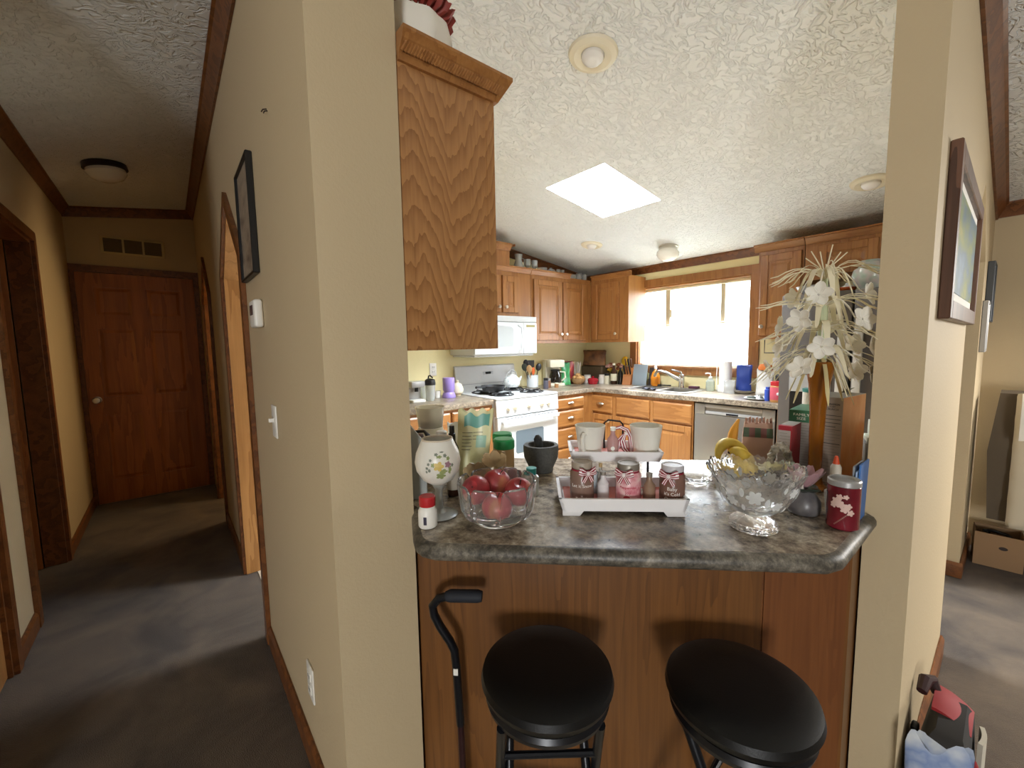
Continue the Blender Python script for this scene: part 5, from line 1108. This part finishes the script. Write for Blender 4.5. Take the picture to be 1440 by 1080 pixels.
for i in range(4):
    for j in range(2):
        x, y = upq(.028+.022*i, .015+.023*j); lab = 'round wrapped candy under the upper tray between the pink and right jars'
        if c0 is None: c0 = candy(lab, x, y, LF+.004, .05)
        else:
            o = c0.copy(); COL.objects.link(o); o.location = (x, y, LF+.004); o.rotation_euler = (.05*i, .04*j, 0)
x, y = upq(-.075, .03); pouch('candy_bag', 'clear bag of pale blue candy behind the left jar under the upper tray', 'bag', (x, y, LF), TR, .075, .055, .04, ramp_noise('blue_clear_film', ['#9fb4c4', '#d5dde2', '#b9c4c9'], 60, .15), seed=31)

# ------------------------------------------------------------------ things on the bar, right half
cx, cy = -.385, 1.068
t = thing('crystal_bowl', 'large footed cut crystal bowl at the right front of the bar', 'bowl', on_bar(cx, cy), .3)
def scal(r, z, q, k):
    hi = max(0, (z-.05)/.095); f = abs(math.sin(q*5)); g = math.cos(q*44)
    return (r*(1+.05*hi*(f-.5)+.010*g*(hi > .8)), z+.016*hi*hi*(f-.6)+.0025*g*(hi > .93))
cb = [(.022, .034), (.048, .046), (.070, .066), (.083, .092), (.094, .122), (.104, .146)]
outer = [(0, .0), (.050, 0), (.053, .004), (.050, .018), (.036, .027), (.028, .031)]+cb
inner = [(.100, .147), (.089, .122), (.078, .094), (.065, .070), (.045, .052), (0, .042)]
def cmod(r, z, q, k):
    if z < .028: return (r*(1+.02*math.cos(q*28)), z)
    return scal(r, z, q, k)
obj('bowl', MB().lathe(outer+inner, 176, mod=cmod), crystal, t)
etch = plain('etched_frost', '#d6d8d6', .55, trans=.25)
for th, z, r in ((-1.5, .100, .019), (-.9, .080, .013), (-.55, .112, .014), (-2.1, .082, .014), (-2.6, .110, .018), (-3.3, .092, .017), (0.1, .092, .018), (1.2, .10, .018), (2.3, .10, .018), (.7, .112, .013), (1.8, .085, .013)):
    b = MB(); patch(b, [(r_, z_) for r_, z_ in cb], th, z, flower(r, 6, 36), .002); obj('etched_flower', b, etch, t)
    b = MB()
    patch(b, cb, th+.30, z-.012, [(x, y*2.2) for x, y in disc(r*.28)], .0022); patch(b, cb, th-.30, z+.010, [(x, y*2.2) for x, y in disc(r*.28)], .0022); obj('etched_leaf', b, etch, t)
t = thing('crystal_dish', 'small fluted crystal dish beside the bananas', 'dish', on_bar(-.628, 1.272))
obj('dish', MB().lathe([(0, 0), (.030, 0), (.032, .004), (.052, .020), (.070, .034), (.067, .0355), (.048, .022), (.028, .008), (0, .006)], 120, mod=lambda r, z, q, k: (r*(1+.025*math.cos(q*24)*(z > .01)), z)), glass, t)
# bananas
def banana_pts(L, bend, n=11): return [Vector((bend*(1-(2*i/(n-1)-1)**2), 0, L*(i/(n-1)-.5))) for i in range(n)]
BR = [.004, .006, .012, .0155, .0165, .017, .0165, .0155, .013, .008, .004]
t = thing('banana_bunch', 'bunch of yellow bananas behind the crystal bowl', 'bananas', on_bar(-.60, 1.42), DG)
crown_p = Vector((.078, .0, .026))
for k, (st_, m1_, m2_, e) in enumerate((((.078, .010, .030), (.060, .015, .115), (-.035, .0, .150), (-.040, -.030, .058)), ((.085, -.025, .026), (.060, -.03, .070), (.02, -.03, .105), (-.005, -.030, .088)),
                                        ((.074, -.048, .020), (.045, -.052, .045), (.010, -.05, .070), (-.015, -.052, .060)), ((.06, -.02, .019), (.0, -.01, .012), (-.045, -.015, .014), (-.066, -.01, .045)))):
    P4 = [Vector(q) for q in (st_, m1_, m2_, e)]; pts = []
    for i in range(15):
        u = i/14; pts.append(P4[0]*(1-u)**3+P4[1]*3*u*(1-u)**2+P4[2]*3*u*u*(1-u)+P4[3]*u**3)
    rr = [.007, .010, .0145, .0170, .0180, .0185, .0185, .0185, .0185, .0183, .0178, .0165, .014, .010, .005]
    if k == 3: rr = [x*.9 for x in rr]
    bb = obj('banana', MB().tube(pts, rr, 8), banana_m, t, smooth=.9); obj('tip', MB().ball(tuple(P4[3]), .0052, 8, 5), brown_d, bb)
obj('crown', MB().ball(tuple(crown_p), (.012, .014, .011), 12, 7), plain('banana_stem', '#6f5a2a', .7), t)
single('envelope', MB().box(-.045, .045, -.0008, .0008, 0, .075).xf(Matrix.Rotation(-.3, 4, 'X') @ Matrix.Rotation(.35, 4, 'Y')), plain('blue_white_paper', '#d3d6e6', .7), 'white envelope leaning behind the bananas', 'envelope', (-.645, 1.60, ZB+.018), DG, smooth=0)
t = thing('banana', 'single orange-yellow banana standing against the brown paper bag', 'banana', (-.612, 1.535, ZB+.092), 1.2+PI)
obj('fruit', MB().tube(banana_pts(.17, .028), BR, 8), plain('ripe_banana', '#d99a35', .45), t); obj('tip', MB().ball((0, 0, -.086), .0045, 8, 5), brown_d, t)
# paper bag
t = thing('grocery_bag', 'brown paper bag with green and red tartan top behind the crystal bowl', 'bag', on_bar(-.565, 1.575), .42)
obj('bag', MB().loft([[(-.045, -.028, 0), (.045, -.028, 0), (.045, .028, 0), (-.045, .028, 0)], [(-.045, -.026, .12), (.045, -.026, .12), (.045, .026, .12), (-.045, .026, .12)], [(-.040, -.014, .165), (.043, -.014, .168), (.043, .014, .168), (-.040, .014, .165)]]), plain('kraft_paper', '#a98672', .75), t, smooth=.3)
obj('band', MB().box(-.0455, .0455, -.0272, -.0255, .118, .126).hexa([(-.0452, -.0268, .12), (.0452, -.0268, .12), (.0452, -.025, .12), (-.0452, -.025, .12)], [(-.043, -.020, .15), (.0445, -.020, .15), (.0445, -.018, .15), (-.043, -.018, .15)]), stripes_mat('tartan', '#3f4f33', '#6e3f35', 9, 'X'), t, smooth=0)
b = MB()
for k in range(8): b.prism([(-.040+.0105*k, .160), (-.031+.0105*k, .160), (-.032+.0105*k, .182+.006*(k % 2)), (-.039+.0105*k, .184)], -.015+.003*(k % 3), -.010+.003*(k % 3), 'y')
obj('folded_top', b, ramp_noise('kraft_stripes', ['#7a4f3c', '#b28a72'], 60, .7), t, smooth=0)
# cartons
def carton(name, label, corner, ang, ws, wf, h, side_m, front_m, band=None, top_open=False):
    """box standing on the bar: 'corner' is its vertical edge nearest the camera; side panel to the left, front face to the right"""
    t = thing(name, label, 'box', (corner[0], corner[1], ZB), ang)
    b = MB(); b.m(0).box(-ws, 0, 0, wf, 0, h)
    for f in b.bm.faces:
        if f.normal.x > .5: f.material_index = 1
        if f.normal.z > .5: f.material_index = 2
    obj('carton', b, [side_m, front_m, plain('carton_grey', '#8f8a80', .7)], t, smooth=0)
    return t
def unit(px_ratio): return px_ratio
card = plain('carton_side', '#a59a8e', .65)
def print_lines(t, ws, z0, z1, rows, mat, x0=.08, x1=.92):
    b = MB(); rd = random.Random(int(z0*1000))
    for k in range(rows):
        z = z1-(z1-z0)*k/max(1, rows-1); xe = x1 if k % 3 else x1*.75
        b.box(-ws*(1-x0), -ws*(1-xe), -.0006, .0001, z-.0009, z+.0009)
    return obj('print_lines', b, mat, t, smooth=0)
# the three boxes stand at an angle, side panels towards us
t = carton('cereal_box', 'tall opened cereal box with an orange front, right of the amber vase', (-.330, 1.58), -.10, .054, .19, .272, card, ramp_noise('orange_carton', ['#c9702e', '#d98f4a', '#e3a869', '#d9894f'], 7, .4, (1, 1, .6)))
print_lines(t, .054, .18, .215, 4, ink); print_lines(t, .054, .09, .165, 9, grey_print); print_lines(t, .054, .03, .075, 5, grey_print)
obj('panel_rule', MB().box(-.051, -.003, -.0006, .0001, .125, .1265).box(-.051, -.003, -.0006, .0001, .214, .2155).box(-.051, -.003, -.0006, .0001, .17, .171), ink, t, smooth=0)
b = MB().text('CINNAMON', .0085, lambda v: (-.027+v.x*.8, -.0004-v.z, .250+v.y)).text('TOAST', .006, lambda v: (-.027+v.x*.8, -.0004-v.z, .2425+v.y)).text('CRUNCH', .0085, lambda v: (-.027+v.x*.9, -.0004-v.z, .2345+v.y)); obj('lettering', b, ink, t, smooth=0)
obj('box_flap', MB().hexa([(-.053, .004, .272), (-.001, .004, .272), (-.001, .005, .272), (-.053, .005, .272)], [(-.05, .03, .286), (-.004, .03, .286), (-.004, .031, .286), (-.05, .031, .286)]), plain('carton_inner', '#8b877c', .7), t, smooth=0)
fl = MB().hexa([(-.053, .10, .272), (-.053, .185, .272), (-.052, .185, .272), (-.052, .10, .272)], [(-.03, .10, .290), (-.03, .185, .290), (-.029, .185, .290), (-.029, .10, .290)])
obj('box_flap', fl, plain('carton_inner', '#8b877c', .7), t, smooth=0)
t = carton('cereal_box', 'green topped family size box behind the amber vase', (-.414, 1.635), .08, .072, .17, .215, plain('carton_side_grey', '#a39c94', .65), plain('maroon_carton', '#5a1a1e', .45))
obj('green_band', MB().box(-.0726, .0006, -.0006, .1706, .175, .2156), plain('green_carton', '#2f6a4a', .4), t, smooth=0)
b = MB().text('FAMILY', .0125, lambda v: (-.038+v.x*1.15, -.0008-v.z, .200+v.y)).text('SIZE', .0125, lambda v: (-.038+v.x*1.15, -.0008-v.z, .187+v.y)); obj('lettering', b, paper, t, smooth=0)
print_lines(t, .072, .03, .165, 16, grey_print)
t = carton('cereal_box', 'narrow red edged box between the paper bag and the green topped box', (-.441, 1.505), .05, .036, .11, .178, plain('carton_side_pale', '#a79d95', .65), plain('red_carton', '#a02230', .45))
obj('red_edge', MB().box(-.0366, .0006, -.0006, .02, .164, .1786).box(-.0025, .0006, -.0006, .02, 0, .165), plain('red_print', '#a02230', .45), t, smooth=0); print_lines(t, .036, .03, .155, 14, grey_print)
lath('storage_jar', 'white round canister behind the green topped box', 'canister', on_bar(-.475, 1.865), [('jar', [(0, 0), (.04, 0), (.04, .255), (.036, .26), (0, .26)], white_pl), ('lid', [(.0405, .256), (.0415, .268), (0, .27)], plain('teal_lid', '#3a8a86', .4))])
# amber vase with white artificial flowers
vx, vy = -.372, 1.492
amber = plain('amber_glass', '#b5701c', .08, trans=.55)
t = thing('tall_vase', 'tall amber glass trumpet vase on the bar', 'vase', on_bar(vx, vy))
obj('body', MB().lathe([(0, 0), (.034, 0), (.036, .006), (.022, .018), (.017, .05), (.018, .14), (.021, .24), (.027, .32), (.038, .385), (.036, .386), (.024, .32), (.018, .24), (.014, .12), (0, .03)], 40), amber, t)
cream_f = plain('cream_foam', '#ddd5b8', .7, trans=.0); white_f = plain('white_foam_petal', '#e6e2d6', .65)
t = thing('artificial_flowers', 'tiered white artificial flower spray rising from the amber vase', 'flowers', (vx, vy, 0))
obj('stem', MB().tube([(0, 0, 1.13), (.002, 0, 1.3), (0, .002, 1.45), (0, 0, 1.545)], [.006, .012, .012, .008], 10), plain('pale_green_stem', '#b9c3a0', .5), t)
rd = random.Random(12)
tiers = [(1.535, .125, .02), (1.455, .15, .0), (1.385, .165, -.01), (1.315, .165, -.03)]
def arch(a, z, R, rise, drop, n=9):
    out = []
    for i in range(n):
        u = i/(n-1); out.append((R*u*math.cos(a), R*u*math.sin(a), z+rise*math.sin(PI*min(1, u*1.1))-drop*u*u))
    return out
for ti, (z, R, dz) in enumerate(tiers):
    for k in range(6):
        a = 2*PI*k/6+ti*.5+rd.uniform(-.2, .2); rr = R*rd.uniform(.45, .68)
        obj('strap_leaf', MB().strip(arch(a, z-.01, rr, .050, .050, 12), [.006, .0075, .0085, .009, .009, .009, .0085, .008, .007, .006, .0045, .002], (-math.sin(a), math.cos(a), 0), .0008), cream_f, t)
    for k in range(5):
        a = 2*PI*k/5+ti*.9+rd.uniform(-.25, .25); b = MB()
        for q in range(4):
            aa = a+rd.uniform(-.13, .13); L = R*rd.uniform(1.0, 1.22); rise = rd.uniform(.0, .025)+max(0, dz); dr = (.0 if ti < 2 else .025 if ti == 2 else .080)+rd.uniform(-.01, .02)
            p = arch(aa, z+.004*q, L, rise, dr, 8); b.tube(p, [.0009]*3+[.0010, .0014, .0018, .0018, .0010], 5)
        obj('twig_spray', b, cream_f, t)
    n = 5 if ti else 3
    for k in range(n):
        a = 2*PI*k/n+ti*.8-1.5+rd.uniform(-.3, .3); rr = R*rd.uniform(.6, .85); c = Vector((rr*math.cos(a), rr*math.sin(a), z-.030-rd.uniform(0, .02)))
        b = MB(); b.tube(arch(a, z, rr, .03, .06, 7)[:-1]+[tuple(c)], .0016, 6)
        ax = Vector((math.cos(a)*.9, math.sin(a)*.9, rd.uniform(-.25, .45))).normalized(); e1 = ax.orthogonal().normalized(); e2 = ax.cross(e1); ph = rd.uniform(0, 1)
        for q in range(5):
            d = (e1*math.cos(q*2*PI/5+ph)+e2*math.sin(q*2*PI/5+ph)); petal(b, c+d*.003, d*.95+ax*.22, .031, .0135, .10, ax)
        obj('blossom', b, white_f, t)
b = MB()
for k in range(6):
    a = k*1.05; b.tube([(0, 0, 1.54), (.018*math.cos(a), .018*math.sin(a), 1.575), (.05*math.cos(a), .05*math.sin(a), 1.605+.01*(k % 3))], [.0014, .0018, .0016], 5)
obj('top_twigs', b, cream_f, t)
b = MB()
for k in range(6):
    a = 2*PI*k/6; b.strip(arch(a, 1.305, .085, .01, .13, 8), [.005]*7+[.001], (-math.sin(a), math.cos(a), 0), .0006)
obj('drooping_strips', b, plain('straw_strip', '#cdbf8e', .7), t)
# basket figurine, lily vase, candle, glue, booklets, votive
t = thing('basket_figurine', 'small dark ceramic basket with a twisted handle and pale flowers', 'figurine', on_bar(-.440, 1.408), DG)
gb = plain('olive_glaze', '#4a4438', .3)
obj('basket', MB().lathe([(0, 0), (.035, 0), (.042, .02), (.046, .05), (.040, .055), (0, .05)], 28, mod=lambda r, z, q, k: (r*(1+.03*math.sin(q*14)), z)), gb, t)
b = MB()
for s in (0, PI): b.tube([((.030+.005*math.cos(u*4+s))*math.cos(PI*u/12), .005*math.sin(u*4+s)+.0, .05+(.085+.005*math.cos(u*4+s))*math.sin(PI*u/12)) for u in [x*.5 for x in range(25)]], .0085, 8)
obj('twisted_handle', b, ramp_noise('twist_glaze', ['#3f392e', '#b7ab97'], 40, .3), t)
for k, (x, y, z, mt) in enumerate(((-.030, -.030, .064, plain('pale_yellow_glaze', '#d5cf9a', .3)), (.012, -.036, .068, plain('pale_green_glaze', '#b3c1ae', .3)), (-.055, -.016, .058, plain('cream_glaze', '#d9d0ac', .3)), (.035, -.02, .06, ceramic))):
    b = MB()
    for q in range(6): petal(b, (x, y, z), (math.cos(q*1.05), math.sin(q*1.05)-.3, .5), .026, .010, .3, (0, -.4, .9))
    obj('flower', b, mt, t)
b = MB()
for a in (3.6, 4.4, 5.3): petal(b, (.02*math.cos(a), .02*math.sin(a), .05), (math.cos(a), math.sin(a), .3), .045, .016, -.4)
obj('leaves', b, gl, t)
t = thing('lily_vase', 'grey ceramic vase topped with a pink water lily', 'vase', on_bar(-.335, 1.262), DG)
obj('body', MB().lathe([(0, 0), (.034, 0), (.038, .01), (.038, .03), (.028, .05), (.020, .06), (0, .06)], 32), ramp_noise('slate_glaze', ['#4a474a', '#75706e'], 30, .35), t)
obj('leaf_collar', MB().lathe([(.018, .056), (.034, .066), (.030, .070), (0, .064)], 30, mod=lambda r, z, q, k: (r*(1+.15*math.sin(q*5)), z)), gl, t)
b = MB()
for q in range(8):
    a = q*PI/4; petal(b, (.004*math.cos(a), .004*math.sin(a), .066), (math.cos(a), math.sin(a), .85), .052, .015, .30)
obj('lily', b, plain('mauve_petal', '#a98488', .3), t)
b = MB()
for x, h in ((-.052, .075), (-.022, .105)):
    b.tube([(x*.3, -.01, .062), (x*.8, -.02, .07), (x, -.022, .062+h*.4), (x*.9, -.022, .062+h*.55), (x*1.2, -.022, .062+h*.60), (x*1.35, -.022, .062+h*.5)], [.004, .004, .0035, .003, .003, .002], 8)
obj('tendrils', b, plain('white_glaze', '#d8cfc6', .25), t)
t = thing('candle_jar', 'dark red candle jar with pale blossoms at the right end of the bar', 'candle', on_bar(-.246, 1.230))
cj = [(0, 0), (.030, 0), (.0325, .003), (.0325, .103), (.031, .105)]
obj('jar', MB().lathe(cj+[(0, .105)], 40), ramp_noise('dark_red_wax', ['#3f0f15', '#6a1822', '#7a2330'], 9, .12), t)
obj('rim', MB().lathe([(.0315, .103), (.0332, .105), (.0332, .116), (.031, .119), (.028, .118), (.026, .112), (0, .110)], 40), silver_pl, t)
A = facing(-.246, 1.23)-.1; b = MB(); rd = random.Random(9)
for u, v, r in ((-.010, .070, .010), (-.001, .062, .010), (.006, .052, .009), (.013, .060, .008), (-.004, .080, .008), (.018, .045, .008), (-.015, .060, .008), (.008, .082, .006)): patch(b, cj[2:4], A+u/.0325, v, flower(r, 5), .0008+.0004*rd.random())
obj('painted_blossoms', b, plain('blossom_print', '#d3b3a8', .5), t)
b = MB()
for k in range(12): patch(b, cj[2:4], A+(.016-.0025*k)/.0325, .046-.0030*k, disc(.0018, 8), .0009)
obj('painted_branch', b, plain('branch_print', '#8a5f55', .5), t)
lath('glue_bottle', 'small white glue bottle with an orange tip in front of the cereal box', 'bottle', on_bar(-.322, 1.500), [('bottle', [(0, 0), (.014, 0), (.014, .075), (.009, .085), (0, .086)], plain('glue_white', '#d5cdbf', .4)), ('tip', [(.009, .084), (.007, .095), (.004, .108), (0, .110)], plain('orange_tip', '#d9532a', .4))], seg=20)
lath('votive_glass', 'clear votive glass between the lily vase and the red candle', 'glass', on_bar(-.283, 1.318), [('glass', [(0, 0), (.018, 0), (.022, .055), (.0205, .055), (.0165, .006), (0, .006)], glass_t)], seg=28)
for k, (lab, col, x, h) in enumerate((('grey booklet leaning nearest the red candle at the right column', '#7e8790', -.2395, .142), ('white and blue booklet between the other two by the right column', '#9fb6d6', -.2335, .130), ('blue booklet against the right column', '#3f6fb0', -.2275, .148))):
    t = thing('booklet', lab, 'booklet', (x, 1.300, ZB), .0, 'booklets by the right column'); M = Matrix.Rotation(.02, 4, 'Y')
    obj('cover', MB().box(-.0018, .0018, -.034, .05, 0, h).xf(M), plain('cover_print', col, .5), t, smooth=0); obj('pages', MB().box(-.0012, .0012, -.0335, .0502, .0008, h-.001).xf(M), paper, t, smooth=0)
t = thing('tissue_box', 'pale box with folded papers behind the cereal box by the right column', 'box', on_bar(-.292, 1.86), .3)
obj('box', MB().box(-.035, .035, -.05, .05, 0, .10, .004), plain('grey_box', '#9a9690', .6), t); obj('papers', MB().box(-.030, .032, -.045, .045, .1005, .118, .002).box(-.02, .03, -.04, .04, .1185, .17, .002), plain('pale_papers', '#c9cbb9', .7), t, smooth=0)

# ------------------------------------------------------------------ stools and cane
def stool(label, x, y, rz):
    t = thing('bar_stool', label, 'stool', (x, y, .003), rz, 'bar stools at the peninsula')
    obj('seat', MB().lathe([(0, .572), (.132, .572), (.146, .582), (.152, .598), (.148, .612), (.128, .620), (.08, .622), (0, .622)], 56), vinyl_b, t)
    obj('seat_rim', MB().lathe([(0, .545), (.128, .545), (.140, .551), (.143, .562), (.138, .572), (0, .572)], 56), black_m, t)
    for s in (-1, 1):
        obj('leg', MB().tube([(s*.105, -.085, .548), (s*.128, .155, .0)], .011, 12), black_m, t); obj('leg', MB().tube([(s*.085, .085, .548), (s*.102, -.165, .0)], .011, 12), black_m, t)
    obj('stretcher', MB().tube([(-.110, -.035, .43), (.110, -.035, .43)], .008, 10), black_m, t); obj('stretcher', MB().tube([(-.09, .03, .43), (.09, .03, .43)], .008, 10), black_m, t)
    obj('foot_rail', MB().tube([(-.094, -.10, .15), (.094, -.10, .15)], .009, 10), black_m, t); obj('foot_rail', MB().tube([(-.122, .09, .15), (.122, .09, .15)], .009, 10), black_m, t)
    return t
s1 = stool('round black bar stool at the left, beside the walking cane', -.650, .625, .9)
s2 = dup(s1, (-.340, .905, .003), 'round black bar stool at the right, beside the right column', 1.65)
t = thing('walking_cane', 'black offset handled walking cane leaning by the left column', 'cane', (0, 0, .003))
obj('grip', MB().tube([(-.858, .592, .700), (-.866, .584, .7005), (-.918, .532, .6985), (-.926, .524, .696)], [.013, .0165, .0165, .013], 16), plain('navy_foam', '#171b24', .7), t)
obj('shaft', MB().tube([(-.920, .530, .697), (-.940, .510, .690), (-.953, .497, .668), (-.951, .499, .643), (-.940, .510, .610), (-.922, .528, .570), (-.914, .536, .545), (-.911, .539, .50), (-.906, .544, .33)], .0115, 14), black_m, t)
obj('lower_tube', MB().tube([(-.906, .544, .335), (-.902, .548, .02)], .0095, 12), plain('maroon_tube', '#33181c', .35, metal=.4), t)
obj('height_tag', MB().box(-.006, .006, -.0128, -.0105, .482, .500).xf(Tr(-.9105, .5395, 0) @ Rz(DG)), white_pl, t, smooth=0)
b = MB().box(-.035, .035, -.03, .03, .03, .05, .006, 2)
for sx in (-1, 1):
    for sy in (-1, 1): b.tube([(sx*.025, sy*.02, .04), (sx*.06, sy*.045, .012), (sx*.062, sy*.047, 0)], .009, 8)
b.xf(Tr(-.902, .546, 0) @ Rz(DG)); obj('quad_base', b, black_m, t)

# ------------------------------------------------------------------ living room side
t = thing('tool_bag', 'red and black tool tote on the carpet by the right column', 'bag', (-.06, 1.60, .004), 0)
obj('body', MB().loft([[(-.058, -.12, 0), (.05, -.12, 0), (.05, .12, 0), (-.058, .12, 0)], [(-.06, -.125, .15), (.052, -.125, .15), (.052, .125, .15), (-.06, .125, .15)], [(-.040, -.10, .27), (.044, -.10, .27), (.044, .11, .28), (-.040, .11, .28)], [(-.02, -.06, .30), (.030, -.06, .30), (.030, .08, .315), (-.02, .08, .315)]]), plain('charcoal_canvas', '#2c2a29', .8), t, smooth=.9)
obj('red_flap', MB().sheet(lambda u, v: (-.035+.075*u, .0+.118*v, .312+.012*math.sin(PI*v)-.035*(u*u)), 8, 10, .012), plain('red_canvas', '#8d1d20', .7), t)
obj('red_pocket', MB().tube([(.052, -.09, .02), (.058, -.09, .12), (.054, -.085, .22), (.045, -.07, .265)], [.024, .026, .024, .012], 12), plain('red_canvas_pocket', '#84191d', .7), t)
obj('grip', MB().tube([(-.03, .075, .315), (-.045, .085, .345), (-.055, .06, .352), (-.058, .02, .335)], [.012, .016, .016, .012], 10), plain('dark_maroon_grip', '#2d1113', .5), t)
for k in range(2): obj('buckle', MB().box(-.072, -.055, -.03-.07*k, .005-.07*k, .20-.01*k, .25-.01*k, .006), black_pl, t)
obj('light_panel', MB().sheet(lambda u, v: (.060+.006*math.sin(PI*u), .02+.08*u, .05+.24*v-.03*v*v), 6, 10, .010), plain('pale_canvas', '#b9b3a3', .8), t)
pouch('shopping_bag', 'crumpled white and blue plastic bag on the carpet in front of the tool tote', 'bag', (-.062, 1.375, .004), .3, .12, .37, .10, ramp_noise('white_blue_film', ['#9fb0cc', '#d5dade', '#7e93bd', '#d9dcdd'], 7, .3), seed=41, crimp=.03)
t = thing('recliner', 'cream tufted recliner with taupe sides in the living room corner', 'recliner', (.0, 3.62, .004))
cush = plain('cream_upholstery', '#cfc6b2', .8); taupe = plain('taupe_upholstery', '#5d5141', .8)
def tuft(u, v):
    x = .02+.72*u; z = .30+.74*v; tt = max(0, math.cos((x/.12)*2*PI*.5)**2*math.cos((z/.15)*PI)**2)
    e = min(u, 1-u, v, 1-v); return (x, -.02-.05*min(1, max(0, e)*7)**.5+.035*tt**3+.08*(1-v)*-1*.3, z)
obj('tufted_back', MB().sheet(tuft, 60, 50, .02), cush, t)
obj('frame', MB().loft([[(-.06, .02, .30), (.76, .02, .30), (.76, .26, .30), (-.06, .26, .30)], [(-.08, .0, .70), (.78, 0, .70), (.78, .27, .70), (-.08, .27, .70)], [(-.05, .02, 1.04), (.75, .02, 1.04), (.75, .25, 1.04), (-.05, .25, 1.04)]]), taupe, t)
obj('base', MB().box(.22, .72, .03, .30, .0, .30), taupe, t, smooth=0)
t = thing('handwritten_sign', 'white paper sign with handwriting draped on the recliner', 'sign', (.03, 3.555, .0))
obj('sheet', MB().sheet(lambda u, v: (.0+.30*u, -.045-.012*math.sin(v*3)+(.06 if v > .9 else 0)*(v-.9)*10, .80+.25*v+.01*math.sin(u*5)), 12, 14, .0015), paper, t)
b = MB(); rd = random.Random(3)
for k in range(5):
    x = .03+.02*(k % 2); z = 1.005-.042*k
    while x < .27:
        L = rd.uniform(.02, .05); b.tube([(x+L*q/7, -.060, z+.007*math.sin(q*2.1+k+x*90)) for q in range(8)], .0022, 5); x += L+.014
obj('handwriting', b, ink, t)
t = thing('cardboard_box', 'brown cardboard box with a dark hand hole below the recliner', 'box', (-.012, 3.765, .004), .08)
obj('carton', MB().box(-.095, .10, -.09, -.085, 0, .20).box(-.095, .10, .085, .09, 0, .20).box(-.095, -.09, -.085, .085, 0, .20).box(.095, .10, -.085, .085, 0, .20).box(-.09, .095, -.085, .085, 0, .006), plain('corrugated', '#9a7a58', .75), t, smooth=0)
obj('hand_hole', MB().lathe([(0, 0), (.018, 0), (.018, .001), (0, .001)], 20, (0, 0, 0), (1, .6)).xf(Tr(.02, -.0895, .125) @ Matrix.Rotation(PI/2, 4, 'X')), brown_d, t, smooth=0)
single('cable', MB().tube([(.05*math.cos(q*.6)+.01*math.sin(q*2.3), .05*math.sin(q*.6), .010+.0025*q) for q in range(70)], .008, 6), plain('black_cable', '#16161a', .4), 'coiled black cable heaped in the cardboard box', 'cable', (-.012, 3.765, .008))
picture('wall_canvas', 'plain grey canvas at the far end of the living room wall', (-.1395, 3.74, 1.62), HF, .24, .34, .030, .006, plain('slate_edge', '#4c4f52', .5), plain('slate_canvas', '#5f6366', .6))
picture('framed_picture', 'narrow silver framed picture right of the doorway on the living room wall', (-.1395, 3.52, 1.42), HF, .16, .28, .024, .02, silver_pl, plain('pale_print', '#b9bfc0', .4))
picture('framed_picture', 'dark framed picture on the wall behind the recliner', (.24, 3.9995, 1.50), 0, .28, .20, .02, .03, brown_d, plain('dim_print', '#6b5f4a', .5))
